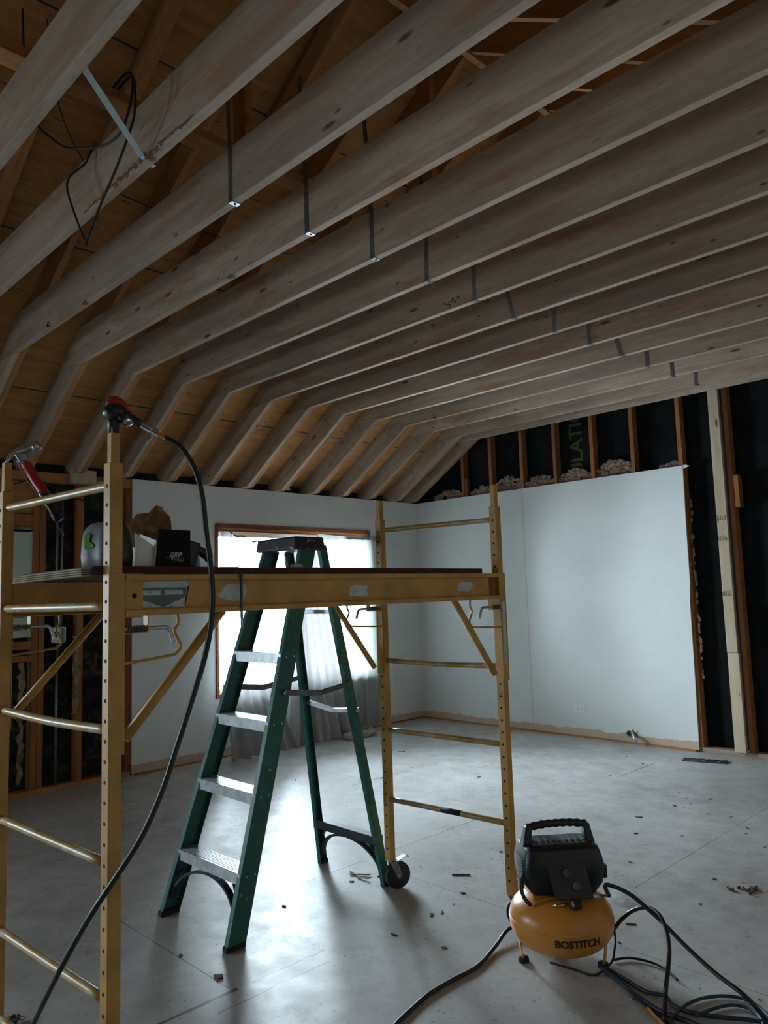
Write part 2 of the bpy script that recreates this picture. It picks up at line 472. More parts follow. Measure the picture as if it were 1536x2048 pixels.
class MB:
    def __init__(s):
        s.bm = bmesh.new()

    def box(s, x0, x1, y0, y1, z0, z1):
        return s.hexa([(x0, y0, z0), (x1, y0, z0), (x1, y1, z0), (x0, y1, z0),
                       (x0, y0, z1), (x1, y0, z1), (x1, y1, z1), (x0, y1, z1)])

    def hexa(s, p):
        v = [s.bm.verts.new(q) for q in p]
        for f in ((3, 2, 1, 0), (4, 5, 6, 7), (0, 1, 5, 4), (1, 2, 6, 5), (2, 3, 7, 6), (3, 0, 4, 7)):
            s.bm.faces.new([v[i] for i in f])
        return s

    def bar(s, a, b, ex, ey, hx, hy):
        """box from a to b, half sizes hx along ex and hy along ey"""
        a, b, ex, ey = Vector(a), Vector(b), Vector(ex).normalized(), Vector(ey).normalized()
        q = [(-1, -1), (1, -1), (1, 1), (-1, 1)]
        return s.hexa([a + ex * hx * i + ey * hy * j for i, j in q] + [b + ex * hx * i + ey * hy * j for i, j in q])

    def prism(s, poly, axis, a, b):
        """extrude a 2D polygon along world axis 0/1/2 from a to b"""
        def P(u, w, t):
            return ((t, u, w), (u, t, w), (u, w, t))[axis]
        v0 = [s.bm.verts.new(P(u, w, a)) for u, w in poly]
        v1 = [s.bm.verts.new(P(u, w, b)) for u, w in poly]
        s.bm.faces.new(v0[::-1])
        s.bm.faces.new(v1)
        n = len(poly)
        for i in range(n):
            s.bm.faces.new([v0[i], v0[(i + 1) % n], v1[(i + 1) % n], v1[i]])
        return s

    def tube(s, pts, r, seg=10, cap=True, closed=False):
        pts = [Vector(p) for p in pts]
        n = len(pts)
        rs = r if isinstance(r, (list, tuple)) else [r] * n
        rings = []
        up = Vector((0.3, 0.2, 0.93)).normalized()
        prev = None
        for i, p in enumerate(pts):
            if closed:
                t = (pts[(i + 1) % n] - pts[i - 1]).normalized()
            else:
                t = (pts[min(i + 1, n - 1)] - pts[max(i - 1, 0)]).normalized()
            if prev is None:
                a = t.cross(up)
                if a.length < 0.1:
                    a = t.cross(Vector((1, 0, 0)))
            else:
                a = prev - t * prev.dot(t)
            a.normalize()
            prev = a
            bb = t.cross(a)
            rings.append([s.bm.verts.new(p + (a * cos(k * 2 * pi / seg) + bb * sin(k * 2 * pi / seg)) * rs[i]) for k in range(seg)])
        m = n if closed else n - 1
        for i in range(m):
            A, B = rings[i], rings[(i + 1) % n]
            for k in range(seg):
                s.bm.faces.new([A[k], A[(k + 1) % seg], B[(k + 1) % seg], B[k]])
        if cap and not closed:
            s.bm.faces.new(rings[0][::-1])
            s.bm.faces.new(rings[-1])
        return s

    def lathe(s, prof, c=(0, 0, 0), axis=(0, 0, 1), seg=32):
        """prof: list of (radius, height)"""
        c, ax = Vector(c), Vector(axis).normalized()
        a = ax.orthogonal().normalized()
        b = ax.cross(a)
        rings = []
        for r, h in prof:
            if r < 1e-6:
                rings.append([s.bm.verts.new(c + ax * h)])
            else:
                rings.append([s.bm.verts.new(c + ax * h + (a * cos(k * 2 * pi / seg) + b * sin(k * 2 * pi / seg)) * r) for k in range(seg)])
        for A, B in zip(rings, rings[1:]):
            for k in range(seg):
                k2 = (k + 1) % seg
                if len(A) == 1 and len(B) == 1:
                    continue
                if len(A) == 1:
                    s.bm.faces.new([A[0], B[k2], B[k]])
                elif len(B) == 1:
                    s.bm.faces.new([A[k], A[k2], B[0]])
                else:
                    s.bm.faces.new([A[k], A[k2], B[k2], B[k]])
        if len(rings[0]) > 1:
            s.bm.faces.new(rings[0][::-1])
        if len(rings[-1]) > 1:
            s.bm.faces.new(rings[-1])
        return s

    def ball(s, c, r, sub=2):
        rr = r if isinstance(r, (tuple, list)) else (r, r, r)
        g = bmesh.ops.create_icosphere(s.bm, subdivisions=sub, radius=1.0)
        for v in g['verts']:
            v.co = Vector((v.co.x * rr[0] + c[0], v.co.y * rr[1] + c[1], v.co.z * rr[2] + c[2]))
        return s

    def xform(s, mat):
        bmesh.ops.transform(s.bm, matrix=mat, verts=s.bm.verts)
        return s

    def build(s, name, mat, parent=None, smooth=False, bevel=0.0, seg=2, origin=None):
        me = bpy.data.meshes.new(name)
        bmesh.ops.recalc_face_normals(s.bm, faces=s.bm.faces)
        off = Vector((0, 0, 0))
        if origin is not None:
            off = Vector(origin)
            bmesh.ops.translate(s.bm, verts=s.bm.verts, vec=-off)
        s.bm.to_mesh(me)
        s.bm.free()
        me.materials.append(mat)
        if smooth:
            for p in me.polygons:
                p.use_smooth = True
        o = bpy.data.objects.new(name, me)
        COL.objects.link(o)
        if bevel > 0:
            md = o.modifiers.new('bevel', 'BEVEL')
            md.width = bevel
            md.segments = seg
            md.limit_method = 'ANGLE'
            md.angle_limit = radians(40)
        if origin is not None:
            o.location = off
        if parent is not None:
            o.parent = parent
        return o


def smooth_angle(o):
    for p in o.data.polygons:
        p.use_smooth = True


def tag(o, label, cat, group=None, kind=None):
    if label:
        o['label'] = label
    if cat:
        o['category'] = cat
    if group:
        o['group'] = group
    if kind:
        o['kind'] = kind
    return o


def struct(o):
    o['kind'] = 'structure'
    return o


def empty(name, loc, label, cat, rotz=0.0, group=None):
    o = bpy.data.objects.new(name, None)
    o.empty_display_size = 0.05
    COL.objects.link(o)
    o.location = loc
    o.rotation_euler = (0, 0, rotz)
    return tag(o, label, cat, group)


def copy_tree(o, parent=None):
    c = o.copy()
    COL.objects.link(c)
    c.parent = parent
    for ch in [x for x in bpy.data.objects if x.parent == o]:
        copy_tree(ch, c)
    return c


def spline(pts, n=8):
    P = [Vector(p) for p in pts]
    out = []
    for i in range(len(P) - 1):
        p0, p1, p2, p3 = P[max(i - 1, 0)], P[i], P[i + 1], P[min(i + 2, len(P) - 1)]
        for k in range(n):
            t = k / n
            out.append(0.5 * ((2 * p1) + (-p0 + p2) * t + (2 * p0 - 5 * p1 + 4 * p2 - p3) * t * t + (-p0 + 3 * p1 - 3 * p2 + p3) * t ** 3))
    out.append(P[-1])
    return out


def text_mesh(s, size, extrude=0.0006, bold=0.0, shear=0.0):
    cu = bpy.data.curves.new('lettering', 'FONT')
    cu.body = s
    cu.size = size
    cu.extrude = extrude
    cu.offset = bold
    cu.shear = shear
    cu.align_x = 'CENTER'
    cu.align_y = 'CENTER'
    o = bpy.data.objects.new('lettering', cu)
    COL.objects.link(o)
    bpy.context.view_layer.update()
    dg = bpy.context.evaluated_depsgraph_get()
    me = bpy.data.meshes.new_from_object(o.evaluated_get(dg))
    bpy.data.objects.remove(o, do_unlink=True)
    return me


def text_obj(name, s, size, mat, frame, parent=None, **kw):
    me = text_mesh(s, size, **kw)
    me.transform(frame)
    me.materials.clear()
    me.materials.append(mat)
    o = bpy.data.objects.new(name, me)
    COL.objects.link(o)
    if parent:
        o.parent = parent
    return o


def frame_m(origin, xa, ya):
    xa, ya = Vector(xa).normalized(), Vector(ya).normalized()
    za = xa.cross(ya)
    o = Vector(origin)
    return Matrix(((xa.x, ya.x, za.x, o.x), (xa.y, ya.y, za.y, o.y), (xa.z, ya.z, za.z, o.z), (0, 0, 0, 1)))


# ================================================================== ROOM SHELL
H = 2.44
ROOM_W = 7.0
RIDGE = 3.5
YB = -9.0
SLOPE = 0.613
ANG = math.atan(SLOPE)


def rz(x):            # underside line of the deep rafter boards
    return H + (x - 0.119) * SLOPE


def top_z(x):         # top of rafters = underside of roof sheathing
    return rz(x) + 0.216


# floor
struct(MB().box(-0.12, ROOM_W + 0.12, YB - 0.12, 0.12, -0.05, 0).build('floor', M['floor']))

# window-side wall: drywall with window opening (y -2.71..-0.80, z 0.545..2.075)
WY0, WY1, WZ0, WZ1 = -2.71, -0.80, 0.545, 2.075
g = MB()
YD = -3.524
g.box(-0.013, 0, YD, WY0, 0.012, H)
g.box(-0.013, 0, WY1, 0, 0.012, H)
g.box(-0.013, 0, WY0, WY1, 0.012, WZ0)
g.box(-0.013, 0, WY0, WY1, WZ1, H)
struct(g.build('wall_left', M['dry_left']))
g = MB()   # outer sheathing behind it, black in the stripped bay
SX = -0.103
TZ = top_z(SX) - 0.002
g.box(SX - 0.02, SX, YB, -8.3, 0, H)
g.box(SX - 0.02, SX, -7.6, WY0, 0, H)
g.box(SX - 0.02, SX, -8.3, -7.6, 0, 1.0)  # sill of the unseen side opening added for soft light
g.box(SX - 0.02, SX, -8.3, -7.6, 1.7, H)
g.box(SX - 0.02, SX, YB - 0.1, 0.12, H, TZ)
g.box(SX - 0.02, SX, WY1, 0.12, 0, H)
g.box(SX - 0.02, SX, WY0, WY1, 0, WZ0)
g.box(SX - 0.02, SX, WY0, WY1, WZ1, H)
struct(g.build('wall_left_outer', M['batts']))

# gable-side wall: drywall to x 3.18, black sheathing all the way up to the ridge
g = MB()
poly = [(-0.013, 0.012), (3.150, 0.012), (3.158, 0.6), (3.163, 1.25), (3.176, 1.42), (3.178, 1.9), (3.186, 2.44), (-0.013, 2.44)]
g.prism(poly, 1, -0.013, 0.0)
struct(g.build('wall_far', M['dry_far']))
g = MB()
g.prism([(-0.12, 0), (ROOM_W + 0.12, 0), (ROOM_W + 0.12, top_z(-0.12)), (RIDGE, top_z(RIDGE)), (-0.12, top_z(-0.12))], 1, 0.10, 0.12)
gable = struct(g.build('wall_far_outer', M['sheath']))
# right and back walls (behind the camera), back wall has a small unglazed opening added for fill light
struct(MB().box(ROOM_W, ROOM_W + 0.1, YB, 0.1, 0, top_z(0)).build('wall_right', M['bare_board']))
g = MB()
BX0, BX1, BZ0, BZ1 = 1.35, 1.9, 1.0, 1.6
g.box(-0.12, BX0, YB - 0.1, YB, 0, H)
g.box(BX1, ROOM_W + 0.12, YB - 0.1, YB, 0, H)
g.box(BX0, BX1, YB - 0.1, YB, BZ1, H)
g.box(BX0, BX1, YB - 0.1, YB, 0, BZ0)
g.prism([(-0.12, H), (ROOM_W + 0.12, H), (ROOM_W + 0.12, top_z(-0.12)), (RIDGE, top_z(RIDGE)), (-0.12, top_z(-0.12))], 1, YB - 0.1, YB)
struct(g.build('wall_back', M['batts']))

# roof sheathing: two slopes of plywood sheets
for nm, sgn in (('ceiling', 1), ('ceiling', -1)):
    g = MB()
    xe = -0.35
    pts = [(xe, top_z(xe)), (RIDGE, top_z(RIDGE)), (RIDGE, top_z(RIDGE) + 0.018), (xe, top_z(xe) + 0.018)]
    if sgn < 0:
        pts = [(2 * RIDGE - x, z) for x, z in pts]
    g.prism(pts, 1, YB - 0.1, 0.14)
    o = struct(g.build(nm, M['roofply']))
# thin dark strips added to draw the gaps between the plywood sheets
for k in range(1, 4):
    t = 0.55 + 1.22 * (k - 1) * cos(ANG)
    g = MB()
    z = top_z(t)
    g.prism([(t, z - 0.0015), (t + 0.008, z + 0.0034), (t + 0.008, z + 0.0052), (t, z + 0.0003)], 1, YB, 0.1)
    struct(g.build('trim_%d' % k, M['ink']))

# ================================================================== ROOF FRAME
SP = 0.3993
YJ = {j: -0.4213 - SP * (13 - j) for j in range(-2, 14)}      # far face of each joist
YJ[14] = -0.158
JB, JT = 3.012, 3.250
THK = 0.038


def inv_roof_x(z, top=True):
    return 0.119 + (z - H - (0.216 if top else 0)) / SLOPE


# --- new ceiling joists (local x runs along the board)
def joist_mesh():
    xl = inv_roof_x(JT)
    xb = inv_roof_x(JB) + 0.02
    g = MB()
    X = 2 * RIDGE
    poly = [(xb, JB), (X - xb, JB), (X - xl, JT), (xl, JT)]
    g.prism([(x - RIDGE, z - JB) for x, z in poly], 1, -THK / 2, THK / 2)
    return g


j0 = joist_mesh().build('ceiling_joist', M['new_wood'], bevel=0.002, seg=1)
ordn = ['first', 'second', 'third', 'fourth', 'fifth', 'sixth', 'seventh', 'eighth', 'ninth', 'tenth', 'eleventh', 'twelfth', 'thirteenth', 'fourteenth', 'fifteenth']
jl = {
    0: 'pale new ceiling joist cutting the top left corner, nearest the camera',
    1: 'new ceiling joist with a torn bark edge and a twisted bright strap at its underside',
    2: 'new ceiling joist with bent nail at its lower left, third from the camera',
    3: 'new ceiling joist, fourth from the camera, dark paired knots near its left half',
    4: 'new ceiling joist, fifth from the camera among the parallel overhead boards',
    5: 'new ceiling joist, sixth from the camera among the parallel overhead boards',
    6: 'new ceiling joist, seventh from the camera, reddish stained overhead board',
    7: 'new ceiling joist, eighth from the camera, holding a slightly tilted strap',
    8: 'new ceiling joist, ninth from the camera, seventh from the gable wall',
    9: 'new ceiling joist, sixth from the gable wall, among the closely seen far boards',
    10: 'new ceiling joist, fifth from the gable wall, with a strap tilted to the left',
    11: 'new ceiling joist, fourth from the gable wall, just under the tilted strap board',
    12: 'new ceiling joist, third from the gable wall',
    13: 'new ceiling joist, second from the gable wall, carrying the last metal strap',
    14: 'last ceiling joist, fixed right against the gable studs'}
first = True
for j in range(0, 15):
    o = j0 if first else j0.copy()
    if not first:
        COL.objects.link(o)
    first = False
    o.location = (RIDGE, YJ[j] - THK / 2, JB)
    tag(o, jl[j], 'ceiling joist', 'new ceiling joists')


# torn bark along the lower edge of the second joist and a broken knot on the seventh
rnd = random.Random(12)
jo = [o for o in bpy.data.objects if o.get('label') == jl[1]][0]
g = MB()
for i in range(46):
    x = 3.05 + 0.85 * i / 45 - RIDGE
    k = 1 - abs(i - 24) / 26
    g.ball((x, -THK / 2 + 0.001, 0.006 + 0.022 * k * rnd.random()), (0.016 + 0.008 * rnd.random(), 0.0022, 0.006 + 0.016 * k * rnd.random()), 1)
g.build('bark_edge', M['bark'], jo)
jo = [o for o in bpy.data.objects if o.get('label') == jl[6]][0]
g = MB()
for i in range(16):
    x = 3.28 + 0.12 * rnd.random() - RIDGE
    g.ball((x, -THK / 2 + 0.001, 0.012 + 0.05 * rnd.random()), (0.016, 0.0018, 0.008), 1)
g.build('broken_knot', M['bark'], jo)


# --- deep new boards beside the rafters, from the wall plate up to the joist
def slope_obj(name, poly, mat, th, bevel=0.0015):
    """polygon in (x, z); stored with local x along the roof slope"""
    ox, oz = poly[0]
    c, s = cos(ANG), sin(ANG)
    g = MB()
    g.prism([((x - ox) * c + (z - oz) * s, -(x - ox) * s + (z - oz) * c) for x, z in poly], 1, -th / 2, th / 2)
    o = g.build(name, mat, bevel=bevel, seg=1)
    o.rotation_euler = (0, -ANG, 0)
    return o, ox, oz


xe = inv_roof_x(JB - 0.002, False)
xt = inv_roof_x(JB - 0.002)
b0, box_, boz = slope_obj('rafter_board', [(0.119, H + 0.002), (xe, JB - 0.002), (xt, JB - 0.002), (-0.12, top_z(-0.12) - 0.002), (-0.12, H + 0.002)], M['new_wood'], THK)
seglist = []
first = True
for j in range(1, 15):
    o = b0 if first else b0.copy()
    if not first:
        COL.objects.link(o)
    first = False
    o.location = (box_, YJ[j] - THK / 2, boz)
    if j == 14:
        lab = 'pale sloping rafter board closest to the gable wall, above the room corner'
    elif j == 1:
        lab = 'pale sloping rafter board at the far left edge of the roof slope'
    elif j <= 7:
        lab = 'pale sloping rafter board under the %s joist from the camera, left roof slope' % ordn[j]
    else:
        lab = 'pale sloping rafter board, %s from the gable wall, above the window wall' % ordn[14 - j]
    tag(o, lab, 'rafter board', 'new boards along the lower rafters')

# --- old orange rafters up to the ridge, both slopes
old_top = 0.214
dz = 0.178 / cos(ANG)
xs_, xr = -0.12, RIDGE - 0.02


def rt(x):
    return rz(x) + old_top


r0, rox, roz = slope_obj('roof_rafter', [(0.119 + 0.0, max(rt(0.119) - dz, H + 0.002)), (xr, rt(xr) - dz), (xr, rt(xr)), (xs_, rt(xs_)), (xs_, H + 0.002), (0.06, H + 0.002)], M['old_wood'], THK)
first = True
for j in range(-1, 15):
    y = (YJ[j] if j < 14 else -0.10) + THK / 2 + 0.001
    if j == 14:
        y = -0.158 + THK / 2 + 0.001
    o = r0 if first else r0.copy()
    if not first:
        COL.objects.link(o)
    first = False
    o.location = (rox, y, roz)
    if j <= 0:
        lab = 'old orange-brown rafter at the dark upper left, %s' % ('behind the nearest joist' if j == 0 else 'nearest the camera')
    elif j == 14:
        lab = 'old orange-brown rafter against the gable wall studs'
    else:
        lab = 'old orange-brown rafter behind the %s ceiling joist from the camera' % ordn[j]
    tag(o, lab, 'rafter', 'old rafters of the window-side slope')
    o2 = o.copy()
    COL.objects.link(o2)
    o2.rotation_euler = (0, -ANG, pi)
    o2.rotation_mode = 'XYZ'
    o2.location = (2 * RIDGE - rox, y, roz)
    tag(o2, 'old right-slope rafter, %s' % ('at the gable end' if j == 14 else 'over the %s joist from the camera' % ordn[j] if j >= 0 else 'nearest the camera'), 'rafter', 'old rafters of the right-hand slope')

# ridge board and lower strongback that the straps hang from
o = MB().box(-0.019, 0.019, YB, 0.09, 0, 0.22).build('ridge_board', M['old_wood'])
o.location = (RIDGE, 0, top_z(RIDGE) - 0.235)
tag(o, 'old ridge board running along the peak of the roof', 'beam')
g = MB()
g.box(-4.5, 4.49, -0.045, 0.045, 0, 0.038)
o = g.build('strongback_board', M['old_wood'], bevel=0.002, seg=1)
o.rotation_euler = (0, 0, pi / 2)
o.location = (3.455, -4.5, JT + 0.001)
tag(o, 'long orange board lying across the tops of the joists', 'beam')
# posts from the strongback up to the ridge every few rafters
for k, j in enumerate((2, 5, 8, 12)):
    g = MB().box(-0.045, 0.045, -0.019, 0.019, 0, rt(3.455) - dz - JT - 0.04)
    o = g.build('ridge_strut', M['old_wood_z'])
    o.location = (3.455, YJ[j] + 0.07, JT + 0.040)
    tag(o, 'short old strut standing on the strongback, %s' % ('nearest the camera', 'second from the camera', 'third from the camera', 'nearest the gable')[k], 'strut', 'struts under the ridge')

# --- metal straps
def strap(j, x, dx=0.0, up=0.5, lean=0.0):
    """hugs the near face of joist j and wraps under it"""
    yn = YJ[j] - THK - 0.0012
    g = MB()
    w = 0.011
    ztop = JT + 0.02
    def seg(a, b, ex, nrm, t=0.0008):
        g.bar(a, b, ex, nrm, w * 1.25, t)
    s = Vector((1, 0, -dx)).normalized()
    seg((x, yn, JB - 0.001), (x + dx, yn, ztop), s, (0, 1, 0))
    seg((x + dx, yn, ztop), (x + dx - 0.03, yn + lean, ztop + up), (1, 0, 0), (0, 1, 0))
    seg((x, yn, JB - 0.0012), (x, YJ[j] + 0.001, JB - 0.0012), (1, 0, 0), (0, 0, 1))
    o = g.build('metal_strap', M['galv'], bevel=0.0)
    g2 = MB().lathe([(0.0, 0.003), (0.004, 0.0025), (0.005, 0)], (x, YJ[j] - 0.017, JB - 0.0020), (0, 0, -1), 10)
    g2.build('nail_head', M['dark_steel'], o, smooth=True)
    return o


strap_spec = {2: (3.52, 0.0), 3: (3.517, 0.0), 4: (3.52, 0.0), 5: (3.507, 0.01), 6: (3.50, 0.01), 7: (3.478, -0.055),
              8: (3.50, 0.012), 9: (3.515, 0.0), 10: (3.53, -0.07), 11: (3.52, 0.01), 12: (3.53, 0.0), 13: (3.54, 0.015)}
for j, (x, dx) in strap_spec.items():
    o = strap(j, x, dx)
    if j == 7:
        lab = 'galvanised strap leaning left on the eighth joist from the camera'
    elif j == 10:
        lab = 'galvanised strap leaning left, fourth strap from the gable wall'
    elif j <= 6:
        lab = 'galvanised metal strap hanging down the %s joist from the camera' % ordn[j]
    else:
        lab = 'galvanised metal strap, %s from the gable wall along the strap row' % {8: 'sixth', 9: 'fifth', 11: 'third', 12: 'second', 13: 'first'}[j]
    tag(o, lab, 'strap', 'straps on the joists')
# loose bright strap, nearest the camera
g = MB()
a, b_, c_ = Vector((3.80, -5.575, 3.085)), Vector((3.565, -5.262, 3.024)), Vector((3.552, -5.205, JB - 0.0015))
g.bar(a, b_, (0.75, 0.55, 0.3), (0.2, -0.45, 0.87), 0.011, 0.0008)
g.bar(b_, c_, (1, 0.1, 0), (0, 0.1, 1), 0.011, 0.0008)
g.bar(a + Vector((0.0, 0.0, 0.0)), a + Vector((0.02, -0.02, 0.4)), (1, 0, 0), (0, 1, 0), 0.011, 0.0008)
tag(g.build('metal_strap', M['bright']), 'bright loose strap slanting from nearest joist to the bark-edged second joist', 'strap', 'straps on the joists')

# --- black cables hanging at the upper left
yc = -5.33
c1 = spline([(3.40, yc + .02, 3.297), (3.50, yc + .015, 3.305), (3.60, yc + .01, 3.29), (3.645, yc, 3.23), (3.6495, yc, 3.1408), (3.62, yc, 3.080), (3.5155, yc, 2.986), (3.393, yc, 2.902), (3.262, yc, 2.80), (3.248, yc, 2.783)], 8)
c2 = spline([(3.252, yc + .004, 2.783), (3.235, yc + .004, 2.80), (3.1446, yc, 2.9406), (3.067, yc, 3.077), (3.062, yc + .01, 3.14), (3.12, yc + .05, 3.19), (3.14, yc + .072, 3.258), (3.16, yc + .10, 3.2555), (3.2, yc + .115, 3.2555)], 8)
o = MB().tube(c1, 0.0048, 8).tube(c2, 0.0042, 8).build('hanging_cable', M['rubber_matte'], smooth=True)
tag(o, 'black cable hanging in a narrow V loop in front of the bark-edged joist', 'cable')
c3 = spline([(x_, y_ - 0.03, z_) for x_, y_, z_ in [(2.60, yc, 4.14), (2.63, yc, 3.90), (2.69, yc, 3.66), (2.7856, yc, 3.4947), (2.9558, yc, 3.345), (3.12, yc, 3.225), (3.2788, yc, 3.148), (3.44, yc, 3.08), (3.56, yc, 3.055), (3.632, yc, 3.075), (3.665, yc + .01, 3.17), (3.64, yc + .02, 3.27), (3.54, yc + .03, 3.31), (3.42, yc + .03, 3.298)]], 8)
tag(MB().tube(c3, 0.0046, 8).build('hanging_cable', M['rubber_matte'], smooth=True), 'black cable sagging sideways between the two nearest joists', 'cable')
c4 = spline([(2.60, -5.25, 4.15), (2.64, -5.2, 3.7), (2.64, -5.05, 3.45), (2.63, -4.913, 3.40), (2.617, -4.707, 3.392), (2.56, -4.44, 3.40), (2.548, -4.375, 3.40), (2.573, -4.264, 3.395), (2.55, -4.0, 3.42), (2.5, -3.2, 3.6), (2.42, -3.05, 4.02)], 6)
tag(MB().tube(c4, 0.0028, 6).build('thin_wire', M['rubber_matte'], smooth=True), 'thin dark wire running across behind the joists', 'wire')

# nails sticking out of joist undersides
for j, x, lab in ((2, 1.62, 'bent nail under the lower left of the third joist from the camera'), (11, 1.42, 'bent nail at the left of the fourth joist from the gable wall')):
    yy = YJ[j] - THK - 0.002
    g = MB().tube([(x, yy + 0.002, JB + 0.035), (x, yy - 0.006, JB + 0.012), (x + 0.004, yy - 0.008, JB + 0.002), (x + 0.03, yy - 0.004, JB + 0.0)], 0.0035, 6)
    tag(g.build('bent_nail', M['rubber_matte'], smooth=True), lab, 'nail')

# lumber stamps on some of the lower rafter boards
bs = [o for o in bpy.data.objects if o.name.startswith('rafter_board')]
for o in bs[8:14]:
    for t, s in ((0.34, 'KD-HT S-P-F'), (0.86, '2 GRADE')):
        # short unreadable stamps, drawn as rows of little ink ticks
        g = MB()
        for r_ in range(3):
            for q in range(7):
                if random.random() < 0.75:
                    zz = 0.07 + q * 0.012 - 0.03
                    xx = t + r_ * 0.016
                    g.box(xx, xx + random.uniform(0.006, 0.012), -THK / 2 - 0.0006, -THK / 2, zz, zz + 0.006)
        st = g.build('ink_stamp', M['stamp'], o)

# ================================================================== WALL FRAMING
# studs of the gable wall above / beside the drywall (local z along the stud)
for k, x in enumerate((0.70, 1.085, 1.487, 1.887, 2.305, 2.72, 3.165)):
    zt = min(top_z(x) - 0.01, 4.5)
    o = MB().box(-0.019, 0.019, 0, 0.088, 0, zt - 0.04).build('wall_stud', M['old_wood_z'], bevel=0.0015, seg=1)
    o.location = (x, 0.003, 0.04)
    tag(o, 'old orange stud in the gable wall, %s' % ('nearest the room corner', 'second from the room corner', 'third from the room corner',
        'middle one of the seven above the drywall', 'third from the drywall edge', 'second from the drywall edge', 'at the cut edge of the drywall')[k],
        'stud', 'exposed studs of the gable wall')
o = MB().box(-0.019, 0.019, 0, 0.088, 0, 4.35).build('wall_stud', M['old_wood_z'], bevel=0.0015, seg=1)
o.location = (3.575, 0.003, 0.04)
tag(o, 'orange stud behind the white post right of the drywall', 'stud', 'exposed studs of the gable wall')
# white new post, two lengths
g = MB().box(-0.045, 0.045, -0.019, 0.019, 0, 0.795)
o = g.build('post_board', M['new_wood_z'], bevel=0.002, seg=1)
o.location = (3.502, -0.024, 0.04)
tag(o, 'short pale new board at the foot of the post right of the drywall', 'post')
g = MB().box(-0.043, 0.043, -0.019, 0.019, 0, 3.55)
o = g.build('post_board', M['new_wood_z'], bevel=0.002, seg=1)
o.location = (3.497, -0.020, 0.837)
tag(o, 'tall pale new board standing right of the drywall up to the ridge', 'post')
for z in (1.76, 1.93, 0.30, 1.30):
    g2 = MB()
    for q in range(6):
        g2.box(-0.04 + q * 0.013, -0.034 + q * 0.013, -0.0197, -0.019, z - 0.837, z - 0.837 + random.uniform(0.02, 0.05))
    if z > 0.837:
        g2.build('ink_stamp', M['stamp'], o)
o = MB().box(-0.019, 0.019, 0, 0.08, 0, 0.27).build('wood_block', M['old_wood_z'], bevel=0.002, seg=1)
o.location = (3.628, -0.02, 2.03)
tag(o, 'small orange block nailed to the side of the stud right of the drywall', 'block')
o = MB().box(-0.019, 0.019, 0, 0.05, 0, 0.19).build('wood_block', M['trim_wood'], bevel=0.002, seg=1)
o.location = (0.742, 0.006, 2.45)
tag(o, 'small reddish block beside the stud near the room corner', 'block')
# bottom plates
o = MB().box(0, ROOM_W, 0, 0.09, 0, 0.038).build('bottom_plate', M['new_wood'])
o.location = (0, 0.002, 0.001)
tag(o, 'pale bottom plate along the foot of the gable wall', 'plate')
o = MB().box(0, 5.4, -0.09, 0, 0, 0.038).build('bottom_plate', M['old_wood'])
o.rotation_euler = (0, 0, -pi / 2)
o.location = (-0.012, YD - 0.01, 0.001)
tag(o, 'orange bottom plate under the stripped part of the window wall', 'plate')
# top plates
o = MB().box(0, 8.9, 0, 0.085, 0, 0.075).build('top_plate', M['old_wood'])
o.rotation_euler = (0, 0, pi / 2)
o.location = (-0.016, YB + 0.02, 2.362)
tag(o, 'old double top plate over the window wall', 'plate')
# brown strip at the drywall foot
o = MB().box(0, 3.1, -0.016, 0, 0, 0.014).build('trim_strip', M['old_wood'])
o.location = (0.03, -0.0135, 0.001)
tag(o, 'thin orange strip left along the floor under the gable drywall', 'trim')
o = MB().box(0, 3.45, 0, 0.014, 0, 0.014).build('trim_strip', M['old_wood'])
o.rotation_euler = (0, 0, -pi / 2)
o.location = (0.001, -0.03, 0.001)
tag(o, 'thin orange strip along the floor under the window wall', 'trim')

# studs of the stripped bay in the window wall
for y, w, lab in ((-3.548, 0.05, 'reddish stud at the left edge of the window-wall drywall'), (-3.957, 0.05, 'orange stud left of the drywall edge with torn paper on it'),
                  (-4.252, 0.044, 'right stud of the doubled pair beside the pale window panel'), (-4.301, 0.046, 'left stud of the doubled pair beside the pale window panel')):
    mt = M['trim_wood'] if y > -3.6 else M['old_wood_z']
    o = MB().box(-0.085, 0, -w / 2, w / 2, 0, 2.32).build('wall_stud', mt, bevel=0.0015, seg=1)
    o.location = (-0.014, y, 0.04)
    tag(o, lab, 'stud', 'exposed studs of the window wall')
# framed opening with a pale board
o = MB().box(-0.03, 0, -0.62, 0, 0, 0.80).build('window_panel', M['white_panel'])
o.location = (-0.03, -4.325, 1.165)
tag(o, 'pale greenish board filling the small framed opening at left', 'panel')
for z0, z1, mt, lab in ((2.00, 2.10, 'old_wood_z', 'orange header board over the pale window panel'), (0.985, 1.03, 'old_wood_z', 'lower sill board under the pale window panel'), (1.075, 1.135, 'old_wood_z', 'upper sill board under the pale window panel')):
    o = MB().box(-0.08, 0, -0.62, 0, 0, z1 - z0).build('framing_board', M[mt], bevel=0.002, seg=1)
    o.location = (-0.012, -4.325, z0)
    tag(o, lab, 'board')
o = MB().box(-0.02, 0, -0.62, 0, 0, 0.25).build('plywood_header', M['old_wood'])
o.location = (-0.03, -4.325, 2.105)
tag(o, 'reddish plywood panel between the header and the top plate at left', 'panel')
g = MB().box(-0.01, 0, -0.6, 0, -0.012, 0.012)
g.tube([(0.0, -0.60, 0.0), (0.004, -0.3, 0.006), (0.0, -0.02, 0.0)], 0.012, 8)
o = g.build('insulation_roll_edge', M['insul_yellow'], smooth=True)
o.location = (-0.008, -4.33, 1.992)
tag(o, 'frayed tan strip along the top of the pale window panel', 'insulation')
